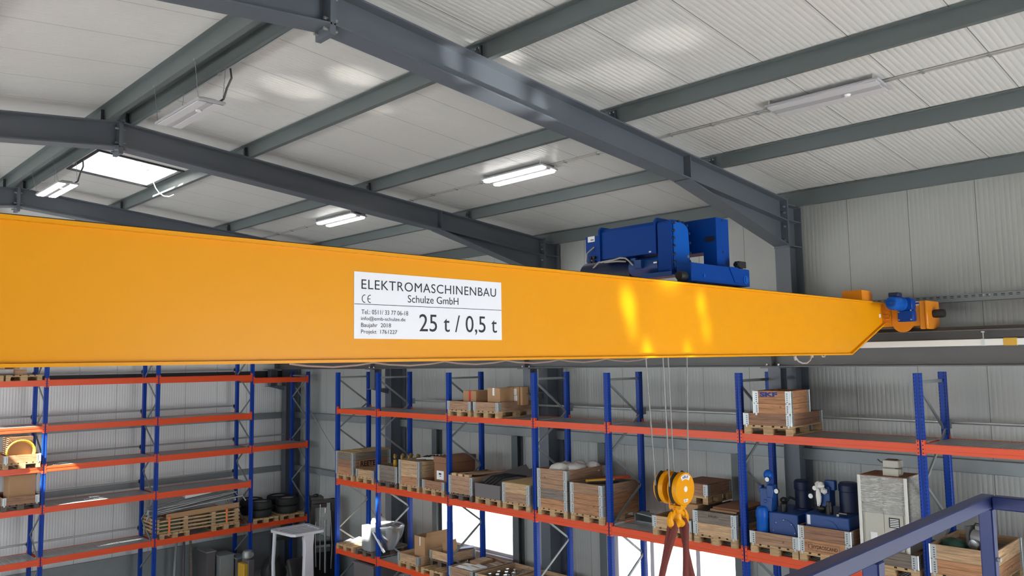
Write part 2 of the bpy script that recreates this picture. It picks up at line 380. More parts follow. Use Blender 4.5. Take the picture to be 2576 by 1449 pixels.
# windows in the long wall
def window(name, x0, x1, z0, z1, muls, y=YR, rails=()):
    t = bpy.data.objects.new(name, None); COL.objects.link(t); t.location = (x0, y, z0+H); t['kind'] = 'structure'
    w, h, d = x1-x0, z1-z0, 0.07; f = MB()
    f.box(0, w, .03, .10, 0, d); f.box(0, w, .03, .10, h-d, h); f.box(0, d, .03, .10, d, h-d); f.box(w-d, w, .03, .10, d, h-d)
    for x in muls: f.box(x-x0-.045, x-x0+.045, .03, .10, d, h-d)
    for z in rails: f.box(d, w-d, .035, .095, z-z0-.03, z-z0+.03)
    part('window_frame', f, m_frame, t); part('pane', MB().box(d, w-d, .058, .066, d, h-d), m_glass, t)
    part('sill', MB().box(-.05, w+.05, -.06, .12, -.03, -.001), m_frame, t)
    return t
window('window_1', *WIN[0], (-16.60, -15.34)); window('window_2', *WIN[1], (-10.1, -9.0), rails=(-5.2,))
for i, h in enumerate(LW): window('window_%d' % (i+3), *h, (h[0]+1.53, h[0]+3.07), y=YL-.14)
# roof windows
for i, (x0, x1, y0, y1) in enumerate(SKY):
    t = bpy.data.objects.new('window_%d' % (i+8), None); COL.objects.link(t); t.location = (0, 0, H); t['kind'] = 'structure'
    f = MB(); a, b = zroof(y0), zroof(y1)
    def strip(xa, xb, ya, yb, lo=-.015, hi=.34):
        f.prism([(ya, zroof(ya)+lo), (yb, zroof(yb)+lo), (yb, zroof(yb)+hi), (ya, zroof(ya)+hi)], 'x', xa, xb)
    strip(x0+.001, x0+.03, y0+.001, y1-.001, -.004); strip(x1-.03, x1-.001, y0+.001, y1-.001, -.004); strip(x0+.031, x1-.031, y0+.001, y0+.03, -.004); strip(x0+.031, x1-.031, y1-.03, y1-.001, -.004)
    part('curb', f, m_white, t)
    f = MB()
    strip(x0-.05, x0, y0-.05, y1+.05, -.03, -.002); strip(x1, x1+.05, y0-.05, y1+.05, -.03, -.002); strip(x0, x1, y0-.05, y0, -.03, -.002); strip(x0, x1, y1, y1+.05, -.03, -.002)
    part('trim_frame', f, m_dark, t)
    g = MB(); g.prism([(y0, a+.30), (y1, b+.30), (y1, b+.308), (y0, a+.308)], 'x', x0, x1); part('pane', g, m_glass, t)
    if i == 0:
        k = MB(); k.tube([(-15.62, 5.55, zroof(5.5)+.2), (-15.58, 5.60, 3.55), (-15.57, 5.66, 3.40), (-15.55, 5.72, 3.31), (-15.50, 5.79, 3.25), (-15.42, 5.86, 3.235), (-15.34, 5.92, 3.27)], .009); part('cord', k, m_wcable, t)
        k = MB(); k.bar((-15.9, 5.3, zroof(5.3)+.22), (-15.2, 5.75, zroof(5.75)+.22), .05, .05); k.cyl((-15.55, 5.5, 3.72), (-15.55, 5.5, 3.95), .035); part('opener', k, m_galv, t)

# ------------------------------------------------------------------ steel frames
FR = [(-24.45, 'at the far gable'), (-18.55, 'third from the camera, behind the yellow girder'), (-12.56, 'second from the camera, dark across the skylight'), (-6.66, 'nearest to the camera, over the blue hoist'), (-0.75, 'above the camera platform')]
TF, BW, DEP = 0.02, 0.14, 0.39
def ztop(y): return 3.655-SL*abs(y-YRIDGE)
def rafter(x, where):
    t = thing('roof_rafter', 'grey steel roof rafter, '+where, 'rafter', (x, 0, 0))
    for sgn, yend in ((1, 13.2), (-1, -5.2)):
        ya = YRIDGE+.012*sgn; w = MB(); q = lambda y, d: (y, ztop(y)-d)
        w.prism([q(ya, 0), q(yend, 0), q(yend, TF), q(ya, TF)], 'x', -BW, BW)
        w.prism([q(ya, DEP-TF), q(yend, DEP-TF), q(yend, DEP), q(ya, DEP)], 'x', -BW, BW)
        w.prism([q(ya, TF), q(yend, TF), q(yend, DEP-TF), q(ya, DEP-TF)], 'x', -.007, .007)
        part('rafter_beam', w, m_steel, t)
        yh = 10.17 if sgn > 0 else -2.17; h = MB(); ze = 1.93; zh = ztop(yh)-DEP
        h.prism([(yh, zh), (yend, ztop(yend)-DEP), (yend, ze+TF), (yh, zh-TF)], 'x', -.007, .007)
        h.prism([(yh-.06*sgn, zh-.003), (yend, ze), (yend, ze+.022), (yh, zh+.003)], 'x', -BW, BW)
        part('haunch', h, m_steel, t)
        s = MB(); s.prism([(yh, zh+TF+.005), (yh+.02*sgn, zh+TF+.005), (yh+.02*sgn, ztop(yh)-TF-.002), (yh, ztop(yh)-TF-.002)], 'x', -BW+.01, BW-.01); part('stiffener', s, m_steel, t)
        e = MB(); e.box(-BW, BW, yend-.025*sgn if sgn > 0 else yend, yend if sgn > 0 else yend+.025, ze-.03, ztop(yend)+.03); part('end_plate', e, m_steel, t)
        for z in (ztop(yend)-.13, ztop(yend)-.24, 2.27, 2.02):
            for dx in (-.09, .09):
                b = MB(); yy = yend-.026*sgn; b.cyl((dx, yy, z), (dx, yy-.035*sgn, z), .019, 6); part('bolt', b, m_bolt, t)
    e = MB(); e.box(-BW, BW, YRIDGE-.03, YRIDGE+.03, 3.655-DEP-.10, 3.655+.01); part('ridge_plate', e, m_steel, t)
    for z in (3.55, 3.33, 3.225):
        for dx in (-.09, .09):
            b = MB(); b.cyl((dx, YRIDGE-.075, z), (dx, YRIDGE+.075, z), .017, 6); part('bolt', b, m_bolt, t)
    return t
for x, wh in FR: rafter(x, wh)
CW = {-24.45: 'at the far gable corner', -18.55: 'behind the far end of the rack', -12.56: 'behind the strapped cartons bay', -6.66: 'behind the blue-lettered crate', -0.75: 'beyond the blue railing'}
for x, _ in FR:
    t = thing('steel_column', 'grey I-section steel column against the panel wall '+CW[x], 'column', (x, 13.45, -H))
    w = MB(); h = ztop(13.2)+H+.02
    w.box(-BW, BW, -.25, -.23, 0, h); w.box(-BW, BW, .23, .25, 0, h-.12); w.box(-.007, .007, -.23, .23, 0, h-.1); part('column_shaft', w, m_steel, t)
    s = MB()
    for z in (1.93+H, 2.38+H, 2.66+H): s.box(.008, BW-.005, -.228, .228, z, z+.018); s.box(-BW+.005, -.008, -.228, .228, z, z+.018)
    part('stiffener', s, m_steel, t)
    k = MB(); za, zb = -.75+H, -.205+H                                  # bracket with stub post that carries the runway beam
    k.box(-BW, BW, -.87, -.251, za, za+.02); k.box(-.08, .14, -.80, -.785, za+.02, zb); k.box(-.08, .14, -.585, -.57, za+.02, zb); k.box(.025, .035, -.785, -.585, za+.02, zb)
    k.prism([(-.80, za-.001), (-.251, za-.001), (-.251, za-.14)], 'x', -.01, .01); k.box(-.17, .17, -.90, -.50, zb, zb+.02); part('runway_bracket', k, m_steel, t)
PW = [(13.50, 'at the eaves above the long wall'), (11.00, 'nearest to the eaves purlin'), (8.50, 'midway up the roof slope'), (6.03, 'next to the roof window'), (4.13, 'at the ridge, window side'), (3.78, 'at the ridge, far side'), (1.5, 'on the camera side of the ridge'), (-1.0, 'second on the camera side of the ridge'), (-3.5, 'third on the camera side of the ridge')]
for yp, wh in PW:
    s = 1 if yp > 3 else -1
    t = thing('roof_purlin', 'grey cold-formed Z roof purlin '+wh, 'purlin', (0, yp, 0))
    z1 = zroof(yp)-.004; z0 = z1-.205; w = MB(); tt = .004
    if yp > 13: z0 -= .06
    w.box(XG+.1, XE-.1, -tt, tt, z0, z1-.004); e = SL
    w.box(XG+.1, XE-.1, -.075, -tt, z1-.010+.0, z1-.003) if s > 0 else w.box(XG+.1, XE-.1, tt, .075, z1-.010, z1-.003)
    w.box(XG+.1, XE-.1, tt, .075, z0, z0+.006) if s > 0 else w.box(XG+.1, XE-.1, -.075, -tt, z0, z0+.006)
    part('purlin_profile', w, m_steel2, t)
    for x, _ in FR:
        if yp > 13: continue
        c = MB(); c.box(x-.06, x+.06, -.016, -.005, z0+.012, z1-.03); c.box(x+.055, x+.06, -.05, -.016, z0+.012, z1-.03)
        part('cleat', c, m_dark, t)
        b = MB()
        for dx in (-.03, .03):
            for dz in (.06, .15): b.cyl((x+dx, -.034, z0+dz), (x+dx, -.016, z0+dz), .011, 6)
        part('bolt', b, m_bolt, t)
# wall girts
def girt(name, label, x0, x1, z0, z1, y=13.60, mat=m_galvd):
    g = MB(); g.box(x0, x1, y, y+.004, z0, z1); g.box(x0, x1, y, y+.13, z1-.004, z1); g.box(x0, x1, y, y+.13, z0, z0+.004)
    return solo(name, g, mat, label, 'girt')
girt('wall_girt', 'long galvanised wall girt below the top rack shelf', XG+.2, 3.0, -1.82, -1.62, 13.605)
girt('wall_girt', 'short galvanised wall girt level with the middle shelf near the corner', XG+.2, -17.4, -3.55, -3.37, 13.605)
def girtg(label, y0, y1, z0, z1, mat):
    g = MB(); x = XG+.10; g.box(x, x+.004, y0, y1, z0, z1); g.box(x-.1, x, y0, y1, z1-.004, z1); g.box(x-.1, x, y0, y1, z0, z0+.004)
    return solo('wall_girt', g, mat, label, 'girt')
girtg('dark girt across the gable above the far rack', YL+.2, YR-.3, -.46, -.24, m_dark)
girtg('galvanised girt across the gable behind the second rack level', YL+.2, YR-.3, -1.82, -1.62, m_galvd)
girtg('galvanised girt across the gable behind the tyre shelf', YL+.2, YR-.3, -3.55, -3.37, m_galvd)
for x, lb in ((-16.95, 'grey window post below the girt, beside the pale tall crate'), (-13.88, 'dark window post below the girt, behind the grey plastic box'), (-11.2, 'grey window post at the near edge of the tall crate with film'), (-7.95, 'grey window post behind the rack upright by the lettered crate')):
    g = MB(); g.box(x-.10, x+.10, 13.55, 13.562, -H, -1.82); g.box(x-.10, x+.10, 13.72, 13.732, -H, -1.82); g.box(x-.004, x+.004, 13.562, 13.72, -H, -1.82)
    solo('window_post', g, m_steel2, lb, 'post')
# diagonal wall bracing rods near the corner
b = MB(); b.cyl((-24.3, 13.4, -.6), (-18.8, 13.4, -4.9), .014, 8); solo('brace_rod', b, m_galv, 'thin diagonal steel brace rod on the long wall near the corner', 'brace')

# ------------------------------------------------------------------ crane runway
t = thing('crane_runway_beam', 'long dark grey crane runway beam along the panel wall', 'beam', (0, 12.75, 0))
w = MB(); w.box(-23.95, XE-.2, -.15, .15, -.185, -.165); w.box(-23.95, XE-.2, -.15, .15, .312, .334); w.box(-23.95, XE-.2, -.008, .008, -.165, .312); part('beam_section', w, m_runway, t)
part('crane_rail', MB().box(-23.95, XE-.2, -.03, .03, .334, .384), m_rail, t)
for x, _ in FR[1:]:
    s = MB(); s.box(x-.008, x+.008, -.145, -.009, -.164, .311); s.box(x-.008, x+.008, .009, .145, -.164, .311); part('web_stiffener', s, m_runway, t)
    b = MB()
    for dx in (-.09, .12): b.cyl((x+dx, -.11, -.165), (x+dx, -.11, -.13), .018, 6)
    part('bolt', b, m_bolt, t)
part('end_stop', MB().box(-23.97, -23.95, -.16, .16, -.20, .40), m_runway, t)
t = thing('crane_runway_beam', 'far crane runway beam behind the camera', 'beam', (0, -4.75, 0))
w = MB(); w.box(-23.95, XE-.2, -.15, .15, -.185, -.165); w.box(-23.95, XE-.2, -.15, .15, .312, .334); w.box(-23.95, XE-.2, -.008, .008, -.165, .312); part('beam_section', w, m_runway, t)
t = thing('conductor_rail', 'white enclosed conductor rail running along the runway beam', 'conductor rail', (0, 12.60, 0))
part('rail_body', MB().box(-23.5, XE-.3, -.03, .03, .102, .195), m_white, t, bev=.006)
for x in (-8.0, -3.42, .6, 4.6, -12.6, -16.8):
    h = MB(); h.box(x-.022, x+.022, -.034, .034, .10, .198); h.cyl((x, 0, .198), (x, 0, .30), .009, 8); h.box(x-.02, x+.02, -.015, .03, .285, .305); part('hanger', h, m_galv, t)
part('joint_cover', MB().box(-3.17, -3.00, -.036, .036, .096, .204), m_yellowp, t, bev=.008, label='yellow joint cover')
t = thing('cable_tray', 'perforated galvanised cable tray on the wall above the runway', 'cable tray', (0, 13.62, 0))
w = MB(); w.box(-16.0, XE-.3, -.07, -.066, .80, .90); w.box(-16.0, XE-.3, -.07, .10, .796, .80); w.box(-16, XE-.3, -.07, .10, .90, .903)
part('tray', w, m_galvd, t)
h = MB(); x = -12.0
while x < 2: h.box(x, x+.05, -.0725, -.0702, .875, .885); h.box(x+.0, x+.05, -.0725, -.0702, .855, .862); x += .1
tag(part('perforation_shade', h, m_hole, t), kind='stuff')  # dark patches laid on the tray, painting the shade of its holes
b = MB(); b.cyl((-3.63, -.09, .875), (-3.63, -.07, .875), .014, 6); b.cyl((-3.55, -.09, .872), (-3.55, -.07, .872), .014, 6); part('bolt', b, m_bolt, t)

# ------------------------------------------------------------------ lamps and ceiling cables
def zsl(y, off): return zroof(y)-off
def slab_slope(mb, x0, x1, y0, y1, o0, o1, m=0):
    mb.prism([(y0, zroof(y0)-o1), (y1, zroof(y1)-o1), (y1, zroof(y1)-o0), (y0, zroof(y0)-o0)], 'x', x0, x1, m)
def slope_lamp(x0, x1, lit, label):
    t = thing('ceiling_lamp', label, 'lamp', (0, 0, 0)); y0, y1 = 9.50, 9.90
    a = MB(); slab_slope(a, x0, x1, y0, y1, .055, .085); slab_slope(a, x0+.04, x1-.04, y0+.14, y1-.14, .085, .10); part('housing', a, m_lampbody, t, bev=.006)
    for ya, yb in ((y0+.015, y0+.14), (y1-.14, y1-.015)):
        d = MB(); n = 8
        if lit:
            pts = []
            xc0, xc1, yc, r = x0+.09, x1-.09, (ya+yb)/2, (yb-ya)/2
            for k in range(n+1): pts.append((xc1+r*math.sin(math.pi*k/n), yc-r*math.cos(math.pi*k/n)))
            for k in range(n+1): pts.append((xc0-r*math.sin(math.pi*k/n), yc+r*math.cos(math.pi*k/n)))
            N = len(pts); d.add([(p[0], p[1], zroof(p[1])-.085) for p in pts]+[(p[0], p[1], zroof(p[1])-.112) for p in pts], [tuple(range(N)), tuple(range(2*N-1, N-1, -1))]+[(i, N+i, N+(i+1) % N, (i+1) % N) for i in range(N)])
        else: slab_slope(d, x0+.03, x1-.03, ya, yb, .085, .098)
        part('diffuser', d, m_lampon if lit else m_lampoff, t)
    for x in (x0+.06, x1-.06):
        for y in (y0+.02, y1-.02):
            s = MB(); s.cyl((x, y, zroof(y)), (x, y, zroof(y)-.075), .014, 8); part('spacer', s, m_bolt, t)
    if not lit:
        s = MB(); s.cyl((x1-.45, 9.7, zroof(9.7)-.10), (x1-.45, 9.7, zroof(9.7)-.125), .045, 14, r2=.03); part('motion_sensor', s, m_white, t)
slope_lamp(-4.95, -3.50, False, 'unlit grey twin-strip lamp on the ceiling nearest the long wall corner')
slope_lamp(-10.50, -8.97, True, 'lit twin-strip lamp on the ceiling in the bay above the sign')
slope_lamp(-16.25, -14.70, True, 'smaller-looking lit twin-strip lamp in the bay behind the dark rafter')
def hang_lamp(x0, x1, yc, z, lit, label):
    t = thing('hanging_lamp', label, 'lamp', ((x0+x1)/2, yc, z)); hx = (x1-x0)/2; hy = .17
    a = MB(); a.box(-hx, hx, -hy, hy, .0, .03); a.box(-hx+.1, hx-.1, -.09, .09, .03, .07); a.box(-hx+.06, hx-.06, -.035, .035, -.012, 0); part('housing', a, m_lampbody, t, bev=.004)
    for s in (-1, 1):
        d = MB(); d.box(-hx+.05, hx-.05, min(s*.04, s*.155), max(s*.04, s*.155), -.014, -.001); part('diffuser', d, m_lampon if lit else m_lampoff, t, bev=.004)
    for sx in (-1, 1):
        for sy in (-1, 1):
            c = MB(); x = sx*(hx-.05); ya = sy*.15; yb = sy*.19+(3.98-yc); zt = 3.655-z-.02; n = 12
            for k in range(n):
                u0, u1 = k/n, (k+1)/n; c.tube([(x, ya+(yb-ya)*u0, .02+(zt-.02)*u0), (x+(.005 if k % 2 else -.005), ya+(yb-ya)*(u0+u1)/2, .02+(zt-.02)*(u0+u1)/2), (x, ya+(yb-ya)*u1, .02+(zt-.02)*u1)], .0038, 4)
            c.box(x-.012, x+.012, yb-.015, yb+.015, zt, zt+.03); part('chain', c, m_galvd, t)
    w = MB(); w.tube([(hx-.12, .12, .04), (hx-.02, .15, .07), (hx+.02, .17, .20), (hx+.08, .20, .32), (hx+.02, .21, .46)], .013); part('flex', w, m_cabled, t)
    s = MB(); s.cyl((hx-.4, 0, -.012), (hx-.4, 0, -.03), .035, 12); part('motion_sensor', s, m_white, t)
hang_lamp(-10.60, -9.22, 3.99, 3.165, False, 'unlit grey lamp hanging on chains from the ridge, before the dark rafter')
hang_lamp(-16.65, -15.20, 4.05, 3.19, True, 'lit lamp hanging on chains from the ridge beside the roof window')
t = thing('ceiling_conduit', 'twin thin cable run clipped along the ceiling between the lamps', 'conduit')
for dy in (-.025, .025):
    w = MB(); y = 9.775+dy; w.cyl((-19.5, y, zroof(y)-.014), (2, y, zroof(y)-.014), .011, 6); part('cable', w, m_cable, t)
for i in range(30):
    x = -19.2+i*.7; w = MB(); slab_slope(w, x-.015, x+.015, 9.735, 9.815, 0, .03); part('clip', w, m_galvd, t)
t = thing('ridge_conduit', 'thin galvanised conduit clipped under the ridge purlin', 'conduit')
w = MB(); w.cyl((-24, 4.19, 3.628), (4, 4.19, 3.628), .009, 6); part('cable', w, m_galv, t)
for i in range(14):
    w = MB(); w.box(-23.5+i*2-.02, -23.46+i*2+.02, 4.175, 4.205, 3.61, 3.643); part('clip', w, m_galv, t)

# ------------------------------------------------------------------ bridge crane
YE = 12.42
crane = thing('bridge_crane', 'yellow double-girder overhead travelling crane with white lettered sign', 'crane', (0, 0, 0))
def girder(xn, xf, name):
    """box girder between near face xn and far face xf"""
    w = MB(); prof = [(-4.4, .02), (11.17, .02), (YE-.02, .47), (YE-.02, .757), (-4.4, .757)]
    w.prism(prof, 'x', xf, xn)
    g = part(name, w, m_yellow, crane)
    f = MB(); f.box(xf-.035, xn+.035, -4.4, YE, .757, .780); part('top_flange', f, m_yellow, g)
    f = MB(); f.box(xf-.035, xn+.035, -4.4, 11.17, .0, .0195); f.prism([(11.17, 0), (YE, .45), (YE, .472), (11.17, .0195)], 'x', xf-.035, xn+.035); part('bottom_flange', f, m_yellow, g)
    r = MB(); r.box((xn+xf)/2-.03, (xn+xf)/2+.03, -4.0, 11.7, .7805, .82); part('trolley_rail', r, m_rail, g)
    return g
girder(-4.705, -5.115, 'main_girder'); girder(-6.86, -7.27, 'main_girder')
for xc in (-4.91, -7.06):
    e = MB(); e.box(xc-.10, xc+.19, 11.72, 11.739, .781, .94); e.prism([(11.74, .781), (12.10, .781), (12.10, .90), (12.02, .94), (11.74, .94)], 'x', xc-.10, xc-.08); e.prism([(11.74, .781), (12.1, .781), (12.1, .90), (12.0, .94), (11.74, .94)], 'x', xc+.17, xc+.19); e.box(xc-.08, xc+.17, 11.74, 12.02, .925, .939)
    part('end_stop', e, m_orange2, crane)
c = MB(); c.box(-8.0, -4.08, YE+.001, YE+.44, .41, .765); ec = part('end_carriage', c, m_orange2, crane, bev=.008)
k = MB(); k.box(-4.10, -4.062, YE-.035, YE+.47, .36, .775); k.box(-4.18, -4.10, YE-.02, YE+.0, .36, .775); part('end_cap', k, m_orange2, ec, bev=.01)
for xw in (-4.42, -7.55):
    k = MB(); k.cyl((xw, YE-.012, .475), (xw, YE+.0, .475), .155, 24); k.cyl((xw, 12.66, .49), (xw, 12.84, .49), .105, 24); part('wheel', k, m_orange2, ec)
bf = MB(); bf.lathe([(.055, 0), (.062, .03), (.062, .13), (.055, .16)], (-4.062, YE+.2, .585), 'x', 20); part('buffer', bf, m_black, crane)
bt = MB()
for z in (.69, .635, .58, .525, .47): bt.cyl((-4.69, YE-.028, z), (-4.69, YE, z), .02, 8); bt.cyl((-4.66, YE-.02, z), (-4.60, YE-.02, z), .016, 6)
part('bolt', bt, m_orange2, ec)
pl = MB(); pl.box(-4.75, -4.58, YE-.015, YE, .44, .72); part('splice_plate', pl, m_orange2, ec)
tg = MB(); tg.box(-4.704, -4.70, 12.27, 12.33, .55, .60); part('small_label', tg, m_paper, crane)
st = MB(); st.box(-4.24, -4.14, YE-.003, YE, .71, .768); st2 = part('small_label', st, m_paper, ec)
it = MB(); it.box(-4.232, -4.15, YE-.005, YE-.0031, .728, .752); part('label_print', it, m_inkblue, ec)
# travel drive
g = MB(); g.box(-4.445, -4.225, 12.28, YE-.001, .475, .64); g.prism([(-4.40, .64), (-4.225, .64), (-4.225, .80), (-4.27, .825), (-4.36, .825), (-4.40, .78)], 'y', 12.26, YE-.001); gm = part('gearbox', g, m_blue, crane, bev=.012)
b = MB()
for x, z in ((-4.42, .50), (-4.25, .50), (-4.42, .615), (-4.25, .635), (-4.25, .78)): b.cyl((x, 12.262, z), (x, 12.28, z), .011, 8)
part('bolt', b, m_bolt, gm)
mt = MB(); mt.lathe([(.04, 0), (.085, .012), (.10, .05), (.10, .24), (.088, .27), (.088, .33), (.105, .335), (.105, .36)], (-4.385, 11.90, .735), 'y', 22); part('travel_motor', mt, m_mblue, crane)
mt = MB()
for rr in (.062, .036): mt.tube([(-4.385+rr*math.cos(a*.524), 11.898, .735+rr*.7*math.sin(a*.524)) for a in range(12)], .004, 5, closed=True)
part('fan_grille', mt, m_blue, crane)
tb = MB(); tb.box(-4.45, -4.31, 11.98, 12.14, .83, .89); part('terminal_box', tb, m_nblue, crane, bev=.01)
lp = MB(); lp.tube([(-4.85, 9.82, .0), (-4.85, 9.85, -.03), (-4.85, 9.92, -.075), (-4.85, 10.03, -.10), (-4.85, 10.15, -.10), (-4.85, 10.25, -.06), (-4.85, 10.30, 0)], .011); lp.cyl((-4.85, 10.30, -.028), (-4.85, 10.30, 0), .022, 8); lp.cyl((-4.85, 9.84, -.055), (-4.85, 9.82, 0), .02, 8)
part('drive_cable', lp, m_cable, crane)
lp = MB(); lp.tube([(-4.85, 10.60, 0), (-4.85, 10.62, -.02), (-4.85, 10.68, -.02), (-4.85, 10.70, 0)], .010); part('drive_cable', lp, m_cable, crane)
# festoon below the second girder
fz = MB()
for i in range(6):
    y0 = 4.0+i*1.0; fz.tube([(-7.30, y0, -.005), (-7.30, y0+.2, -.03), (-7.30, y0+.5, -.045), (-7.30, y0+.8, -.03), (-7.30, y0+1.0, -.005)], .010)
part('festoon_cable', fz, P('festoon_grey', (0.30, 0.23, 0.22), 0.6), crane)
# the sign
X0 = -4.705
sg = MB(); sg.box(X0+.0005, X0+.005, 3.061, 4.466, .163, .631); sign = part('name_plate', sg, m_sign, crane, label='white name plate with black lettering')
XS = X0+.0062
def sline(body, y0, y1, z0, z1, bold=0.0, sp=1.0): return text_mesh(body, ((XS, y0, z0), (0, y1-y0, 0), (0, 0, z1-z0)), 'lettering', m_ink, sign, bold, sp)
sline('ELEKTROMASCHINENBAU', 3.120, 4.407, .511, .579, 0, 1.08)
sline('Schulze GmbH', 3.520, 4.006, .431, .486, 0)
sline('Tel.: 0511/ 33 77 06-18', 3.120, 3.523, .335, .367)
sline('info@emb-schulze.de', 3.117, 3.498, .285, .319)
sline('Baujahr  2018', 3.117, 3.370, .236, .274)
sline('Projekt  1761227', 3.117, 3.424, .191, .227)
sline('25 t / 0,5 t', 3.625, 4.412, .200, .350, 0)
ce = MB(); rz = .0265; zc = .443
for yc, mid in ((3.150, False), (3.196, True)):
    ce_pts = [(XS, yc-.85*rz*math.sin(R(a))-.002, zc+rz*math.cos(R(a))) for a in range(-8, 189, 14)]
    for i in range(len(ce_pts)-1): ce.bar(ce_pts[i], ce_pts[i+1], .0055, .0006, up=(1, 0, 0))
    if mid: ce.bar((XS, yc-.85*rz, zc), (XS, yc-.002, zc), .005, .0006, up=(1, 0, 0))
part('conformity_mark', ce, m_ink, sign)
rl = MB(); rl.box(X0+.0052, X0+.0058, 3.063, 4.464, .4025, .4065); part('dividing_line', rl, m_ink, sign)

# ------------------------------------------------------------------ hoist trolley
t = thing('hoist_trolley', 'blue rope hoist trolley standing on top of the yellow crane girders', 'hoist', (0, 0, 0))
tk = MB(); tk.box(-4.99, -4.81, 7.44, 8.68, .83, 1.035); tk.box(-4.995, -4.805, 7.425, 7.439, .825, 1.04); truck = part('end_truck', tk, m_blue, t, bev=.006)
bb = MB(); bb.lathe([(.05, 0), (.05, .008), (.036, .012), (.036, .022), (.02, .022)], (-4.81, 8.58, .905), 'x', 18); bb.cyl((-4.81, 7.68, .9), (-4.80, 7.68, .9), .02, 10); part('wheel_bearing', bb, m_mblue, truck)
bfr = MB(); bfr.lathe([(.05, 0), (.055, -.02), (.055, -.10), (.045, -.12)], (-4.89, 7.424, .885), 'y', 18); part('buffer', bfr, m_black, truck)
tk = MB(); tk.box(-7.15, -6.97, 7.44, 8.68, .83, 1.035); part('end_truck', tk, m_blue, t, bev=.006)
for x in (-4.9, -7.06):
    for y in (7.62, 8.5):
        w = MB(); w.cyl((x-.04, y, .895), (x+.04, y, .895), .075, 20); part('wheel', w, m_rail, t)
pf = MB()
for y0, y1 in ((8.28, 8.30), (8.54, 8.56)):
    pf.prism([(-7.02, .84), (-6.80, .84), (-6.80, 1.25), (-5.18, 1.25), (-5.18, 1.04), (-5.0, 1.04), (-5.0, 1.655), (-7.02, 1.655)], 'y', y0, y1)
pf.box(-5.02, -5.0, 8.30, 8.54, 1.03, 1.655); pf.box(-7.02, -7.0, 8.30, 8.54, .84, 1.655); pf.box(-6.80, -5.18, 8.3, 8.54, 1.25, 1.265); pf.box(-7.0, -5.02, 8.3, 8.54, 1.64, 1.655)
port = part('portal_frame', pf, m_blue, t)
rb = MB(); rb.prism([(8.20, 1.04), (8.40, 1.04), (8.40, .86), (8.33, .86)], 'x', -4.809, -4.80); part('knee_plate', rb, m_blue, port)
ho = MB(); n = 16; ho.add([(-5.09+(.035 if math.cos(2*math.pi*i/n) > 0 else -.035)+.035*math.cos(2*math.pi*i/n), 8.2795, 1.404+.035*math.sin(2*math.pi*i/n)) for i in range(n)], [tuple(range(n))]); part('lift_slot', ho, m_hole, port)
for x, z in ((-4.998, 1.63), (-4.998, 1.25)):
    h = MB(); h.cyl((x-.001, 8.42, z), (x+.001, 8.42, z), .014, 10); part('bolt_hole', h, m_hole, port)
lb = MB(); lb.box(-6.98, -6.86, 8.276, 8.279, 1.58, 1.655); lbo = part('small_label', lb, m_paper, port)
lb = MB(); lb.box(-6.93, -6.875, 8.2745, 8.2758, 1.60, 1.612); part('label_print', lb, m_ink, port)
# drum with its housing, gearbox, motor
dr = MB(); dr.prism([(7.665, 1.22), (7.665, 1.56), (7.70, 1.60), (8.20, 1.60), (8.26, 1.54), (8.26, 1.22)], 'x', -6.25, -5.42); drum = part('drum_housing', dr, m_blue, t, bev=.006)
e = MB(); e.prism([(7.64, 1.20), (7.64, 1.59), (7.68, 1.63), (8.24, 1.63), (8.27, 1.6), (8.27, 1.20)], 'x', -6.275, -6.25); e.prism([(7.65, 1.21), (7.65, 1.60), (7.69, 1.64), (8.24, 1.64), (8.27, 1.6), (8.27, 1.21)], 'x', -5.445, -5.42); part('drum_flange', e, m_blue, drum)
lb = MB(); lb.box(-5.53, -5.50, 7.661, 7.664, 1.235, 1.252); part('small_label', lb, m_paper, drum)
gb = MB(); gp = [(7.665, 1.0), (7.665, 1.56), (7.685, 1.585), (7.86, 1.59), (7.97, 1.55), (8.0, 1.50), (8.02, 1.10), (7.96, 1.0), (7.86, .97), (7.70, .97)]
gb.prism(gp, 'x', -5.415, -5.205); gear = part('gearbox', gb, m_blue, t, bev=.012)
fl = MB(); fl.prism([(7.66+(y-7.66)*1.0-.006, z+.004 if z > 1.3 else z-.006) for y, z in gp], 'x', -5.245, -5.215); part('gearbox_flange', fl, m_blue, gear)
cov = MB(); cov.prism([(7.84+(y-7.84)*.9, 1.28+(z-1.28)*.94) for y, z in gp], 'x', -5.205, -5.185); part('gearbox_cover', cov, m_mblue, gear, bev=.01)
for y, z in [(7.69, 1.55), (7.685, 1.46), (7.685, 1.37), (7.685, 1.28), (7.685, 1.19), (7.69, 1.10), (7.70, 1.02), (7.78, 1.575), (7.87, 1.57), (7.95, 1.54), (7.99, 1.45), (8.0, 1.34), (8.0, 1.22), (7.99, 1.12), (7.80, .985), (7.9, .99)]:
    b = MB(); b.cyl((-5.205, y, z), (-5.178, y, z), .016, 8); part('bolt', b, m_nblue, gear)
b = MB(); b.lathe([(.018, 0), (.018, .02)], (-5.185, 7.93, 1.17), 'x', 10); part('oil_plug', b, m_bolt, gear)
mo = MB(); mo.lathe([(.05, 0), (.10, .02), (.115, .06), (.115, .40), (.12, .42), (.12, .46)], (-5.88, 7.79, 1.09), 'x', 20); mot = part('hoist_motor', mo, m_dblue, t)
tb = MB(); tb.box(-5.72, -5.62, 7.62, 7.69, 1.06, 1.16); tb.box(-5.80, -5.72, 7.65, 7.69, 1.10, 1.19); part('terminal_box', tb, m_dblue, mot, bev=.005)
lb = MB(); lb.box(-5.47, -5.42, 7.66, 7.664, 1.10, 1.118); part('small_label', lb, m_paper, gear)
tr = MB(); tr.box(-5.62, -5.19, 7.62, 7.95, .945, .965); tr.box(-5.62, -5.19, 7.615, 7.625, .93, .985); part('drip_tray', tr, m_dblue, t)
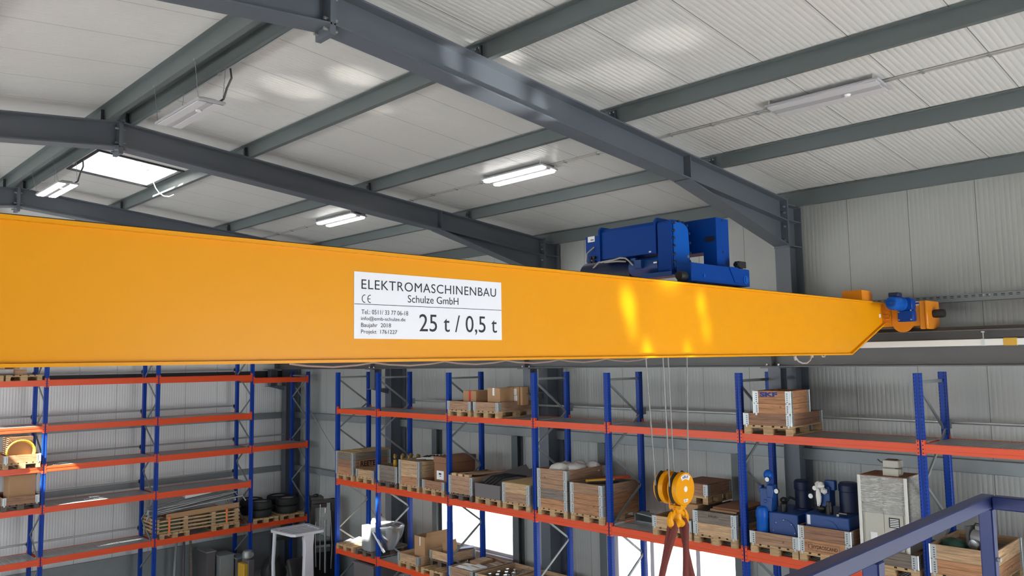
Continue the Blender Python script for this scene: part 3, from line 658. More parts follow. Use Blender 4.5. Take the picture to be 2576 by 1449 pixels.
dd = MB(); dd.cyl((-6.7, 7.95, 1.05), (-5.9, 7.95, 1.05), .19, 24); part('rope_drum', dd, m_nblue, t)
cr_ = MB(); cr_.box(-6.9, -5.1, 8.02, 8.24, .98, 1.06); part('cross_beam', cr_, m_nblue, t)
for pts in ([(-6.85, 8.25, 1.50), (-6.95, 8.22, 1.42), (-6.95, 8.2, 1.30), (-6.72, 8.0, 1.17), (-6.5, 7.8, 1.15), (-6.3, 7.68, 1.20), (-6.15, 7.66, 1.195)], [(-6.25, 7.65, 1.19), (-6.05, 7.65, 1.20), (-5.95, 7.65, 1.215), (-5.86, 7.64, 1.20), (-5.80, 7.63, 1.16), (-5.74, 7.63, 1.10)], [(-6.9, 8.26, 1.33), (-6.97, 8.24, 1.2), (-6.9, 8.2, 1.1), (-6.75, 8.1, 1.1)], [(-6.2, 7.66, 1.185), (-6.0, 7.66, 1.18), (-5.9, 7.7, 1.17)]):
    w = MB(); w.tube(pts, .011); part('hoist_cable', w, m_cable, t)
gl = MB()
for x in (-6.92, -6.86): gl.cyl((x, 8.24, 1.30), (x, 8.28, 1.30), .025, 10); gl.cyl((x, 8.24, 1.36), (x, 8.28, 1.36), .022, 10)
part('cable_gland', gl, m_black, port)
sn = MB(); sn.box(-4.90, -4.84, 8.50, 8.66, 1.055, 1.13); sn.cyl((-4.87, 8.50, 1.09), (-4.87, 8.47, 1.09), .03, 14); sn.box(-4.88, -4.85, 8.55, 8.6, 1.035, 1.055); part('distance_sensor', sn, m_blackm, truck)

# ------------------------------------------------------------------ hook block, ropes and slings
t = thing('hook_block', 'yellow two-sheave hook block with crane hook hanging on steel ropes', 'crane hook', (-5.55, 8.28, -1.575))
for x in (-.035, -.235):
    s = MB(); s.lathe([(.190, -.035), (.197, -.024), (.197, .024), (.190, .035)], (x, 0, 0), 'x', 40); sh = part('sheave_cover', s, m_yellow, t)
    gvr = MB(); gvr.tube([(x-.055, -.192*math.cos(R(a)), .20*math.sin(R(a))) for a in range(-50, 71, 10)], .018, 8); gvr.tube([(x-.055, .192*math.cos(R(a)), .20*math.sin(R(a))) for a in range(-20, 71, 10)], .02, 8); gvr.cyl((x-.079, 0, 0), (x-.036, 0, 0), .178, 32); part('sheave', gvr, m_black, t)
    bk = MB(); bk.lathe([(.19, -.095), (.19, -.080)], (x, 0, 0), 'x', 36); part('back_cover', bk, m_yellow, t)
ax = MB(); ax.cyl((-.335, 0, 0), (.006, 0, 0), .035, 20); part('axle', ax, m_white, t)
lbm = MB()                                           # curved white label with blue lettering
rr0, rr1 = .118, .172; pts = [R(a) for a in range(52, 129, 7)]
for i in range(len(pts)-1): lbm.face([(.0012, rr0*math.cos(pts[i]), rr0*math.sin(pts[i])), (.0012, rr0*math.cos(pts[i+1]), rr0*math.sin(pts[i+1])), (.0012, rr1*math.cos(pts[i+1]), rr1*math.sin(pts[i+1])), (.0012, rr1*math.cos(pts[i]), rr1*math.sin(pts[i]))][::-1])
lab = part('maker_label', lbm, m_paper, t, label='curved white label with blue lettering')
tx = text_mesh('ABUS', ((0, 0, 0), (1.0, 0, 0), (0, 1, 0)), 'lettering', m_inkblue, lab, .03)
for v in tx.data.vertices:
    a = R(90)+(.5-v.co.x)*R(52); r = .128+v.co.y*.034; v.co = (.0022, -r*math.cos(a)*-1, r*math.sin(a))
for v in tx.data.vertices: v.co.y = v.co.y
lb2 = MB(); lb2.add([(.0012, y, z) for y, z in ((-.045, -.118), (.05, -.118), (.042, -.155), (-.038, -.155))][::-1], [(0, 1, 2, 3)]); l2 = part('small_label', lb2, m_paper, t)
text_mesh('25 t', ((.0022, -.028, -.147), (0, .06, 0), (0, 0, .022)), 'lettering', m_inkblue, l2, .02)
yk = MB(); yk.box(-.165, -.13, -.03, .03, -.235, .06); yk.box(-.20, -.04, -.05, .05, -.25, -.20); yk.lathe([(.05, -.30), (.06, -.28), (.06, -.22)], (-.12, 0, 0), 'z', 16); yk.box(-.045, -.025, -.055, .055, -.225, -.15); part('crosshead', yk, m_yellow, t, bev=.006)
gd = MB()
for x in (-.155,): gd.tube([(x, -.10, -.24), (x, -.115, -.20), (x, -.115, .09), (x, -.09, .115), (x, .0, .125)], .010)
part('rope_guard', gd, m_orange2, t)
hk = MB()                                            # double (ramshorn) hook
HS = .86
hk.tube([(-.06, 0, -.31), (-.06, 0, -.40), (-.06, 0, -.47), (-.06, 0, -.50)], [.042, .045, .055, .05], 12)
for s in (-1, 1):
    hk.tube([(-.06, 0, -.47), (-.06, s*.05, -.53), (-.06, s*.11, -.545), (-.06, s*.165, -.51), (-.06, s*.185, -.44), (-.06, s*.165, -.375), (-.06, s*.14, -.345)], [.05, .058, .056, .047, .036, .024, .012], 12)
hk.v = [(x-.06, y*.92, -.20+(z+.27)*.86) for x, y, z in hk.v]
part('hook', hk, m_yellow, t)
lt = MB()
for s in (-1, 1): lt.bar((-.12, s*.045, -.26), (-.12, s*.13, -.335), .05, .012, up=(1, 0, 0))
part('safety_latch', lt, m_yellow, t)
for (x, yb), (xt, yt) in (((-.09, -.195), (-.05, -.33)), ((-.09, .195), (-.05, .24)), ((-.29, -.195), (-.26, -.42)), ((-.29, .195), (-.26, .08))):
    w = MB(); w.cyl((xt, yt, 2.35), (x, yb, .0), .0085, 8); part('rope', w, m_wire, t)
HX, HY, HZ = -5.67, 8.28, -1.575
def sling(name, pts, label, w=.052):
    m = MB(); P0 = [Vector(p) for p in pts]
    m.tube(P0, [w*(.62 if i % 2 == 0 else .5) for i in range(len(P0))], 8)
    return solo(name, m, m_sling, label, 'lifting sling', 'round slings on the crane hook', smooth=60)
for sy, ends, lb in ((-1, ((-1.0, .05), (-.86, .12)), 'dark red-brown round sling with both legs on the near horn of the hook'), (1, ((-.08, .02), (.56, -.08)), 'dark red-brown round sling with both legs on the far horn of the hook')):
    m = MB()
    hy = HY+sy*.115; hz = HZ-.385
    for k, (ey, ex) in enumerate(ends):
        dx = .035 if k == 0 else -.035
        top = [(HX+dx*.2, hy, hz+.0), (HX+dx*1.3, hy+(-.02 if k == 0 else .02), hz-.06)]
        n = 10; foot = Vector((HX+ex*3, HY+ey*2.6, -5.9)); p0 = Vector(top[1])
        m.tube(top+[p0.lerp(foot, (i+1)/n)+Vector((0, .012*math.sin(i*2.1), 0)) for i in range(n)], [.033, .04]+[.034+.008*math.sin(i*1.7) for i in range(n)], 8)
    solo('round_sling', m, m_sling, lb, 'lifting sling', smooth=60)

# ------------------------------------------------------------------ pallet racks
def post_mesh(top, front):
    w = MB(); s = 1 if front else -1; o = 0 if front else 1.1
    pr = [(-.05, 0), (-.022, 0), (-.014, .014), (.014, .014), (.022, 0), (.05, 0), (.05, .075), (.042, .085), (.042, .10), (-.042, .10), (-.042, .085), (-.05, .075)]
    w.prism([(u, o+s*v) for u, v in pr], 'z', 0, top)
    z = 1.2
    while z < top-.03:
        for u in (-.036, .036):
            if front: w.box(u-.006, u+.006, -.0012, .0, z, z+.026, 1)
            else: w.box(u-.006, u+.006, .9988, 1.0, z, z+.026, 1)
        for u in (-.0508, .0508): w.box(min(u, u*.98), max(u, u*.98), (.03 if front else 1.06), (.042 if front else 1.072), z, z+.024, 1)
        z += .05
    w.box(-.07, .07, (-.02 if front else .98), (.12 if front else 1.12), 0, .008)
    return w
CACHE = {}
def cached(key, fn, mats, name):
    if key not in CACHE: CACHE[key] = fn().mesh(name, mats)
    return CACHE[key]
def rack(label, loc, rz, uprights, bays, stop):
    """UPRIGHTS: (u, top); BAYS: (i, [(z_top, beam height, deck)])"""
    t = thing('pallet_rack', label, 'rack', loc, rz)
    for u, top in uprights:
        f = bpy.data.objects.new('upright_frame', None); COL.objects.link(f); f.parent = t; f.location = (u, 0, 0)
        for fr in (True, False):
            new_obj('post', cached(('post', round(top, 2), fr), lambda: post_mesh(top+H, fr), [m_rblue, m_hole], 'post'), f)
        b = MB(); b.bar((0, .08, top+H-.13), (0, 1.02, top+H-.13), .03, .045); part('brace', b, m_galvd, f)
        z = top+H-.19; k = 0
        while z > 1.0:
            b = MB(); a0, a1 = (.09, 1.01) if k % 2 == 0 else (1.01, .09)
            b.bar((.012 if k % 2 else -.012, a0, z), (.012 if k % 2 else -.012, a1, z-.64), .025, .04, up=(0, 1, .5)); part('brace', b, m_galvd, f); z -= .67; k += 1
    for i, levels in bays:
        ua, ub = uprights[i][0]+.05, uprights[i+1][0]-.05
        for zt, hb, deck in levels:
            z = zt+H
            for v, s in ((0, 1), (1.1, -1)):
                w = MB(); ya, yb = sorted((v+.002*s, v+.05*s))
                w.box(ua, ub, ya, yb, z-hb, z-.0); yc, yd = sorted((v-.004*s, v+.002*s))
                w.box(ua, ub, yc, yd, z-hb+.012, z-hb*.64); w.box(ua, ub, yc, yd, z-hb*.36, z-.012)
                bm = part('beam', w, m_rorange, t)
                for u0, d in ((ua, -1), (ub, 1)):
                    c = MB(); xa, xb = sorted((u0+d*.0, u0+d*.036)); y0, y1 = sorted((v-.007*s, v-.0015*s)); c.box(xa, xb, y0, y1, z-hb-.03, z+.055)
                    xa, xb = sorted((u0-d*.006, u0)); y0, y1 = sorted((v-.007*s, v+.055*s)); c.box(xa, xb, y0, y1, z-hb-.03, z+.055)
                    for q in range(4): zz = z-hb-.01+q*(hb+.05)/3.2; xm = u0+d*.018; c.box(xm-.006, xm+.006, min(v-.0085*s, v-.007*s), max(v-.0085*s, v-.007*s), zz, zz+.02, 1)
                    part('connector', c, [m_rorange, m_hole], bm)
            if deck:
                n = max(2, round((ub-ua)/.9)); d = MB(); seg = (ub-ua)/n
                for q in range(n):
                    x0, x1 = ua+q*seg+.006, ua+(q+1)*seg-.006
                    for yy in (.055, .5, 1.03): d.box(x0, x1, yy, yy+.02, z-.028, z-.012)
                    x = x0
                    while x < x1: d.box(x, min(x+.026, x1), .055, 1.045, z-.014, z-.004); x += .043
                tag(part('wire_deck', d, m_galv, t))
    for z, u0, u1 in stop:
        b = MB(); b.cyl((u0, 1.22, z+H), (u1, 1.22, z+H), .024, 10); part('stop_bar', b, m_galv, t)
        for u, top in uprights:
            if u0-.1 <= u <= u1+.1 and top > z: b = MB(); b.box(u-.045, u+.045, 1.10, 1.20, z+H-.09, z+H+.05); b.box(u-.045, u-.04, 1.1, 1.25, z+H-.05, z+H+.03); part('stop_bracket', b, m_galvd, t)
    return t
YF = 11.93
UR = [(-19.18, -.27), (-17.26, -.27), (-14.42, -.27), (-11.65, -.27), (-9.71, -.27), (-6.91, -.27), (-4.11, -.27), (-1.31, -.27), (1.49, -.27)]
L1, L2, L3 = -1.252, -3.12, -4.955
rack('blue and orange pallet rack along the long wall below the crane runway', (0, YF, -H), 0, UR, [(i, [(L1, .125, True), (L2, .16, True), (L3, .15, True)]) for i in range(8)], [(-1.03, -17.3, 1.5)])
UL = [(3.0, .5), (5.79, .5), (8.58, .5), (11.38, .5), (13.28, -.27)]
LL = [-.335, -1.49, -2.505, -3.52, -4.80]
rack('blue and orange pallet rack across the gable end, beyond the floor', (-23.0, 0, -H), R(90), UL, [(0, [(z, .15, True) for z in LL]), (1, [(z, .15, k > 0) for k, z in enumerate(LL)]), (2, [(z, .165, k > 0) for k, z in enumerate(LL)]), (3, [(-.44, .15, False), (-2.505, .15, True), (-4.80, .15, True)])],
     [(-.17, 3.0, 11.3), (-1.30, 3.0, 11.3), (-2.32, 3.0, 13.1), (-3.3, 3.0, 11.3), (-4.6, 3.0, 8.5)])

# ------------------------------------------------------------------ pallets, collars, crates
def obj_mat(o, mat):
    o.material_slots[0].link = 'OBJECT'; o.material_slots[0].material = mat; return o
def pallet(label, x, y, z, rz, mat=None, w=.8, d=1.2):
    t = thing('pallet', label, 'pallet', (x, y, z), rz, 'wooden pallets on the racks'); mat = mat or m_wpal
    def top():
        m = MB(); bw = [.145, .10, .145, .10, .145]; gap = (w-sum(bw))/4; xx = -w/2
        for b in bw: m.box(xx, xx+b, -d/2, d/2, .122, .144); xx += b+gap
        return m
    obj_mat(new_obj('deck_boards', cached(('pt', w, d), top, m_wpal, 'deck_boards'), t), mat)
    for yy in (-d/2+.0725, 0, d/2-.0725): obj_mat(new_obj('stringer', cached(('ps', w), lambda: MB().box(-w/2, w/2, -.0725, .0725, .100, .1215), m_wpal, 'stringer'), t, (0, yy, 0)), mat)
    for xx, bw in ((-w/2+.05, .10), (0, .145), (w/2-.05, .10)):
        for yy in (-d/2+.0725, 0, d/2-.0725): obj_mat(new_obj('block', cached(('pb', bw), lambda: MB().box(-bw/2, bw/2, -.0725, .0725, .0225, .0995), m_wpal, 'block'), t, (xx, yy, 0)), mat)
        obj_mat(new_obj('bottom_board', cached(('pr', bw, d), lambda: MB().box(-bw/2, bw/2, -d/2, d/2, 0, .022), m_wpal, 'bottom_board'), t, (xx, 0, 0)), mat)
    return t
def collar(label, x, y, z, rz, mat, w=.8, d=1.2, h=.195, group='pallet collars on the racks'):
    t = thing('pallet_collar', label, 'crate frame', (x, y, z), rz, group)
    def bx():
        m = MB(); k = h/2
        for i in range(2): m.box(-w/2, w/2, -.01, .01, i*k+.0015, (i+1)*k-.0015)
        return m
    def by():
        m = MB(); k = h/2
        for i in range(2): m.box(-.01, .01, -d/2+.021, d/2-.021, i*k+.0015, (i+1)*k-.0015)
        return m
    for yy in (-d/2+.01, d/2-.01): obj_mat(new_obj('end_board', cached(('ce', w, h), bx, m_wmid, 'end_board'), t, (0, yy, 0)), mat)
    for xx in (-w/2+.01, w/2-.01): obj_mat(new_obj('side_board', cached(('cs', d, h), by, m_wmid, 'side_board'), t, (xx, 0, 0)), mat)
    for sx in (-1, 1):
        for sy in (-1, 1):
            def hg():
                m = MB(); X, Y = sx*w/2, sy*d/2
                m.box(*sorted((X-sx*.085, X+sx*.003)), *sorted((Y, Y+sy*.003)), .006, h-.006); m.box(*sorted((X, X+sx*.003)), *sorted((Y-sy*.085, Y)), .006, h-.006)
                for q in range(5):
                    zz = .02+q*(h-.04)/5
                    m.box(*sorted((X-sx*.045, X-sx*.065)), *sorted((Y+sy*.003, Y+sy*.0045)), zz, zz+.012, 1); m.box(*sorted((X+sx*.003, X+sx*.0045)), *sorted((Y-sy*.045, Y-sy*.065)), zz, zz+.012, 1)
                m.cyl((X+sx*.003, Y+sy*.003, .0), (X+sx*.003, Y+sy*.003, h), .008, 6)
                m.box(*sorted((X-sx*.03, X-sx*.06)), *sorted((Y+sy*.003, Y+sy*.006)), -.03, .02)
                return m
            new_obj('hinge', cached(('hg', sx, sy, w, d, h), hg, [m_galv, m_blackm], 'hinge'), t)
    return t
ORD = ['lowest', 'second', 'third', 'fourth', 'topmost']
def stack(x, y, z, rz, desc, mats, pal=None, w=.8, d=1.2, cname=None):
    """a pallet with LEN(mats) collars; returns the z of the topmost rim"""
    pallet('wooden pallet under '+desc, x, y, z, rz, pal, w, d); zz = z+.1445
    for i, (m, tone) in enumerate(mats):
        pos = 'only frame' if len(mats) == 1 else (ORD[i]+' frame' if i < len(mats)-1 else 'topmost frame')
        collar('%s pallet collar, %s of %s' % (tone, pos, desc), x, y, zz, rz, m, w, d); zz += .1955
    return zz
NEW, BRN, ORG, GRY, MID = (m_wnew, 'pale pine'), (m_wbrown, 'brown'), (m_worange, 'orange-toned'), (m_wgrey, 'weathered grey'), (m_wmid, 'mid-brown')
YP = 11.86+.6
def local_box(t, name, a, mat, bev=.004): m = MB(); m.box(*a); return part(name, m, mat, t, bev=bev)
def carton(label, x, y, z, w, d, h, rz=0, mat=None, group=None, openlid=False, name='cardboard_box'):
    """closed or open cardboard box standing at z, origin at its base centre"""
    t = thing(name, label, 'box', (x, y, z), rz, group); mat = mat or m_card
    if not openlid:
        local_box(t, 'box_body', (-w/2, w/2, -d/2, d/2, 0, h), mat, .006)
        s = MB(); s.box(-w/2+.01, w/2-.01, -.03, .03, h, h+.0015); part('tape', s, m_tan, t)
    else:
        b = MB(); k = .006; b.box(-w/2, w/2, -d/2, d/2, 0, k); b.box(-w/2, w/2, -d/2, -d/2+k, k, h); b.box(-w/2, w/2, d/2-k, d/2, k, h); b.box(-w/2, -w/2+k, -d/2+k, d/2-k, k, h); b.box(w/2-k, w/2, -d/2+k, d/2-k, k, h); part('box_body', b, mat, t)
        f = MB(); f.bar((-w/2, 0, h), (-w/2-.02, 0, h-.14), d*.95, .005, up=(1, 0, .2)); f.bar((w/2, 0, h), (w/2+.03, 0, h+.10), d*.9, .005, up=(1, 0, -.3)); part('flap', f, mat, t)
    return t

# top shelf
d1 = 'the crate of red-taped cartons on the top shelf'
z = stack(-13.93, YP, L1, 0, d1, [MID])
m = MB(); m.box(-14.30, -13.56, 11.90, 13.02, z-.045, z-.03); solo('infill_board', m, m_wmid, 'plain board lying inside the crate of red-taped cartons', 'board')
c1 = carton('cardboard carton with a red tape band, first on the top shelf crate', -13.75, 12.30, z-.03, .44, .55, .26)
m = MB(); m.box(-.02, .055, -.2765, -.2755, .0, .262); part('red_tape', m, m_red, c1); m = MB(); m.box(-.223, -.221, -.272, .2, .0, .2); part('red_tape', m, m_red, c1)
d2 = 'the crate of black-strapped cartons on the top shelf'
z2 = stack(-13.03, YP, L1, 0, d2, [MID])
c2 = carton('cardboard carton with red corner tape between two crates', -13.29, 12.62, z2-.08, .24, .55, .27, mat=m_card)
m = MB(); m.box(-.122, -.085, -.2765, -.2755, .0, .26); part('red_tape', m, m_red, c2)
m = MB(); m.box(-13.40, -12.66, 11.90, 13.02, z2-.10, z2-.085); solo('infill_board', m, m_wmid, 'plain board lying inside the crate of black-strapped cartons', 'board')
c3 = carton('bulging carton with white paper tape on the top shelf', -12.93, 12.22, z2-.08, .40, .42, .385)
m = MB(); m.box(-.03, .03, -.2125, -.211, .22, .385); m.box(-.03, .03, -.2125, .1, .385, .387); part('paper_tape', m, m_paper, c3)
c4 = carton('strapped carton with two white delivery notes on the top shelf', -12.72, 12.54, z2-.08, .50, .19, .40)
for a in ((-.10, .07, .22, .36), (-.02, .09, .09, .21)): m = MB(); m.box(a[0], a[1], -.0975, -.096, a[2], a[3]); part('delivery_note', m, m_paper, c4)
m = MB()
for x in (-.17, .17): m.box(x-.008, x+.008, -.098, -.0965, 0, .402); m.box(x-.008, x+.008, -.098, .098, .4008, .403); m.box(x-.008, x+.008, .0965, .098, 0, .402)
part('strap', m, m_blackm, c4)
d3 = 'the blue-lettered crate on the top shelf'
z = stack(-6.42, YP+.03, L1, R(3), d3, [BRN])
m = MB(); m.box(-6.80, -6.06, 11.92, 13.04, z-.02, z-.004); solo('infill_board', m, m_wbrown, 'brown board covering the crate under the blue-lettered crate', 'board')
collar('orange-brown half-size pallet collar, lower of the blue-lettered crate', -6.30, 12.22, z, R(3), m_worange, .62, .72, .16)
sk = collar('orange-brown half-size pallet collar with blue lettering, topmost on the top shelf', -6.30, 12.22, z+.161, R(3), m_worange, .62, .72, .20)
text_mesh('SKF', ((-.20, -.3615, .105), (.30, 0, 0), (0, 0, .075)), 'lettering', m_inkblue, sk, .05)

# middle shelf
ZM = L2
dA = 'the lidded crate with black painted word'
z = stack(-18.66, YP, ZM, 0, dA, [ORG, BRN, GRY])
m = MB(); m.box(-19.07, -18.25, 11.84, 13.08, z+.001, z+.012); m.box(-18.9, -18.35, 12.2, 13.14, z+.0125, z+.022); solo('crate_lid', m, m_tan, 'warped board lid on the crate with black painted word', 'lid')
m = MB(); bt = thing('painted_word', 'black hand-painted word board on the side of the lidded crate', 'sign', (-18.252, 12.1, -2.76))
m.box(-.0035, .0, -.05, .55, -.02, .17); part('board', m, m_worange, bt); text_mesh('REETE', ((.001, 0, 0), (0, .47, 0), (0, 0, .14)), 'lettering', m_ink, bt, .03)
dB = 'the low crate in front of the painted word'
z = stack(-17.77, YP-.1, ZM, 0, dB, [NEW], w=.8, d=.9)
m = MB(); m.box(-18.14, -17.42, 12.0, 12.7, z-.06, z-.05); solo('infill_board', m, m_wnew, 'pale board inside the low crate in front of the painted word', 'board')
dC = 'the weathered grey crate of yellow parts'
z = stack(-16.70, YP, ZM, 0, dC, [GRY, GRY], pal=m_wdark)
m = MB(); m.box(-17.05, -16.35, 11.92, 13.0, z-.10, z-.085); solo('infill_board', m, m_wgrey, 'grey board inside the crate of yellow parts', 'board')
for i in range(7):
    x = -16.98+.1*i; y = 12.3+.18*(i % 3); t = thing('pipe_fitting', 'yellow pipe fitting standing in the weathered grey crate', 'fitting', (x, y, z-.085), 0, 'yellow fittings in the grey crate')
    m = MB(); m.cyl((0, 0, 0), (0, 0, .17+.03*(i % 2)), .045, 10); part('socket', m, m_yellowp, t); m = MB(); m.cyl((0, 0, .2), (0, 0, .30), .035, 8); m.blob((0, 0, .26), (.06, .05, .06), 8, 5, .2); part('valve', m, m_brass, t)
dD = 'the pale tall crate of white profiles'
z = stack(-15.81, YP, ZM, 0, dD, [ORG, NEW, NEW])
m = MB(); m.box(-16.18, -15.44, 11.92, 13.0, z-.08, z-.065); solo('infill_board', m, m_wnew, 'pale board near the rim of the tall crate of white profiles', 'board')
for i in range(5):
    m = MB(); y0 = 12.35+.13*i; m.bar((-16.1, y0, z-.02+.01*i), (-15.5, y0+.12, z+.01+.012*i), .10, .025); solo('plastic_profile', m, m_white, 'white plastic profile lying across the rim of the pale tall crate', 'profile', 'white profiles on the pale crate')
for i in range(6):
    m = MB(); m.cyl((-16.12+i*.05, 12.55+i*.07, z+.0), (-15.9+i*.05, 12.5+i*.07, z+.05), .022, 8); solo('black_tube', m, m_black, 'short black tube end on the white profiles', 'tube', 'black tube ends')
m = MB(); m.bar((-16.0, 11.95, z+.005), (-15.55, 12.15, z+.02), .09, .012); solo('slat_board', m, m_wgrey, 'thin grey slat across the front rim of the pale tall crate', 'board')
dE = 'the low crate holding the lidded carton'
z = stack(-14.88, YP, ZM, 0, dE, [BRN])
cE = thing('cardboard_box', 'tall brown carton with lift-off lid in the low crate', 'box', (-14.76, 12.43, ZM+.145), 0)
local_box(cE, 'box_body', (-.22, .22, -.45, .45, 0, .60), m_cardd, .006); local_box(cE, 'box_lid', (-.235, .235, -.465, .465, .60, .74), m_cardd, .006)
m = MB(); m.box(-.13, .13, -.4525, -.451, .22, .42); lb = part('label_sheet', m, m_paper, cE); m = MB(); m.box(-.05, .04, -.4545, -.453, .33, .37); m.box(-.02, .03, -.4545, -.453, .29, .305); part('label_print', m, m_ink, lb)
dF = 'the crate covered by planks and slats'
z = stack(-13.90, YP, ZM, 0, dF, [MID, MID], pal=m_wdark)
m = MB(); m.box(-14.27, -13.53, 11.92, 13.0, z-.05, z-.035); solo('infill_board', m, m_wmid, 'mid-brown board inside the crate covered by planks', 'board')
for i in range(6):
    m = MB(); m.bar((-14.27+.10*i, 11.88+.05*i, z+.018+.006*(i % 2)), (-13.62+.08*i, 12.75+.04*i, z+.035+.012*i), .09, .02); solo('loose_plank', m, (m_wgrey, m_wnew, m_wmid)[i % 3], ('grey', 'pale', 'brown')[i % 3]+' loose plank on the crate covered by planks', 'plank', 'loose planks on one crate')
for i in range(3):
    m = MB(); m.box(-14.2+.22*i, -14.05+.22*i, 11.86, 11.95, z+.001, z+.05); solo('wood_offcut', m, m_wnew, 'small pale wood offcut on the front rim of the planked crate', 'offcut', 'wood offcuts')
m = MB(); m.box(.0, .26, -.6035, -.6015, .15, .18)
dG = 'the grey plastic box of dark plates'
pallet('wooden pallet under '+dG, -13.0, YP, ZM, 0)
tG = thing('plastic_box', 'grey open plastic box heaped with dark plates and hoses', 'box', (-13.0, YP-.03, ZM+.145))
m = MB(); m.box(-.40, .40, -.56, .56, 0, .02); m.prism([(-.40, .02), (-.385, .02), (-.40, .30), (-.42, .30)], 'y', -.57, .57); m.prism([(.40, .02), (.385, .02), (.40, .30), (.42, .30)], 'y', -.57, .57); m.box(-.40, .40, -.58, -.56, .0, .30); m.box(-.40, .40, .56, .58, 0, .30); part('box_body', m, m_gplast, tG)
for i, (a, b) in enumerate((((-13.2, 12.0, ZM+.36), (-12.7, 12.9, ZM+.62)), ((-12.95, 12.15, ZM+.42), (-12.5, 12.85, ZM+.58)), ((-13.3, 12.5, ZM+.46), (-12.9, 13.0, ZM+.52)))):
    m = MB(); m.bar(a, b, .55-.1*i, .02, up=(.55, -.25, 1)); solo('dark_plate', m, m_plate, 'dark grey plate standing tilted in the grey plastic box', 'plate', 'dark plates in the grey box')
for i in range(4):
    m = MB(); x = -13.35+.12*i; m.tube([(x, 11.95, ZM+.38), (x+.12, 12.2, ZM+.56), (x+.3, 12.45, ZM+.60), (x+.38, 12.75, ZM+.54)], .018, 7); solo('black_hose', m, m_black, 'black hose curled over the dark plates', 'hose', 'hoses in the grey box')
dH = 'the crate with flat cardboard lid'
z = stack(-12.13, YP, ZM, 0, dH, [MID, NEW])
m = MB(); m.box(-12.53, -11.72, 11.86, 13.04, z+.001, z+.012); solo('crate_lid', m, m_tan, 'flat tan cardboard lid on the crate beside the grey plastic box', 'lid')
dI = 'the four-high crate filled with white plastic bags'
z = stack(-11.09, YP, ZM, 0, dI, [ORG, GRY, MID, MID])
for i, (x, y, s) in enumerate(((-11.2, 12.25, .24), (-10.98, 12.45, .25), (-11.15, 12.75, .22), (-10.86, 12.85, .18), (-11.28, 12.5, .18))):
    m = MB(); m.blob((x, y, z-.06), (s, s, .15), 12, 7, .12); solo('plastic_bag', m, m_wfilm, 'white plastic bag bulging above the rim of the four-high crate', 'bag', 'white bags in the four-high crate', smooth=60)
m = MB(); m.box(-11.46, -10.72, 11.92, 13.0, z-.30, z-.28); solo('infill_board', m, m_wmid, 'board under the white plastic bags', 'board')
dJ = 'the wide crate with red and yellow sacks'
z = stack(-10.20, YP, ZM, 0, dJ, [ORG, ORG, MID])
m = MB(); m.box(-10.57, -9.83, 11.92, 13.0, z-.05, z-.035); solo('infill_board', m, m_wdark, 'dark board under the red and yellow sacks', 'board')
for a, b, w_, mt, nm in (((-10.45, 12.15, z-.0), (-10.05, 12.55, z+.03), .13, m_yellowp, 'folded yellow sack on the crate beside the bag-filled one'), ((-10.25, 12.4, z+.02), (-9.9, 12.85, z+.06), .15, m_redb, 'folded red sack on the crate beside the bag-filled one'), ((-10.35, 12.1, z-.02), (-9.9, 12.5, z), .06, m_blackm, 'black bar lying beside the yellow sack')):
    m = MB(); m.bar(a, b, w_, .04); solo('folded_sack' if mt != m_blackm else 'black_bar', m, mt, nm, 'sack' if mt != m_blackm else 'bar', bev=.012)
dK = 'the low crate behind the crane hook'
z = stack(-8.26, YP, ZM, 0, dK, [NEW])
cK = carton('tall closed carton standing in the low crate behind the hook', -8.05, 12.5, ZM+.146, .36, .8, .42)
pallet('small wooden pallet lying on the carton behind the crane hook', -8.05, 12.62, ZM+.57, 0, None, .62, .8)
collar('brown half-size pallet collar on the small pallet behind the hook', -8.05, 12.62, ZM+.715, 0, m_wbrown, .62, .8, .195)
m = MB(); m.box(-8.35, -7.75, 12.23, 13.01, ZM+.911, ZM+.918); solo('crate_lid', m, m_cardd, 'brown board lid on the half-size collar behind the hook', 'lid')
dL = 'the crate holding flat grey panels'
z = stack(-7.41, YP, ZM, 0, dL, [NEW, GRY])
tl = thing('stencil_plate', 'small black stencilled word on the grey board of the panel crate', 'sign', (-7.43, 11.8575, ZM+.445))
m = MB(); m.box(-.10, .105, -.0008, 0, -.012, .06); part('board', m, m_wgrey, tl); text_mesh('RUD', ((-.045, -.0016, 0), (.135, 0, 0), (0, 0, .04)), 'lettering', m_inkbrown, tl, .02); m = MB()
for i in range(4): m.box(-.085+.0*i, -.06, -.0016, -.0010, .0+.011*i, .007+.011*i)
part('mark', m, m_inkbrown, tl)
for i in range(3):
    m = MB(); m.box(-7.62+.03*i, -7.12+.03*i, 12.0+.04*i, 12.95+.02*i, z-.05+.035*i, z-.02+.035*i); solo('flat_panel', m, (m_gplast, m_card, m_cardd)[i], 'flat %s panel stacked on the lettered panel crate' % ('grey', 'tan', 'brown')[i], 'panel')
m = MB(); m.box(-9.55, -9.0, 12.55, 12.95, L2+.0, L2+.03); m.box(-9.55, -9.52, 12.5, 12.95, L2+.03, L2+.16); m.bar((-9.5, 12.6, L2+.18), (-9.0, 12.75, L2+.10), .25, .02); solo('folded_stand', m, m_galvd, 'folded grey metal stand lying on the lit deck beside the upright', 'stand')
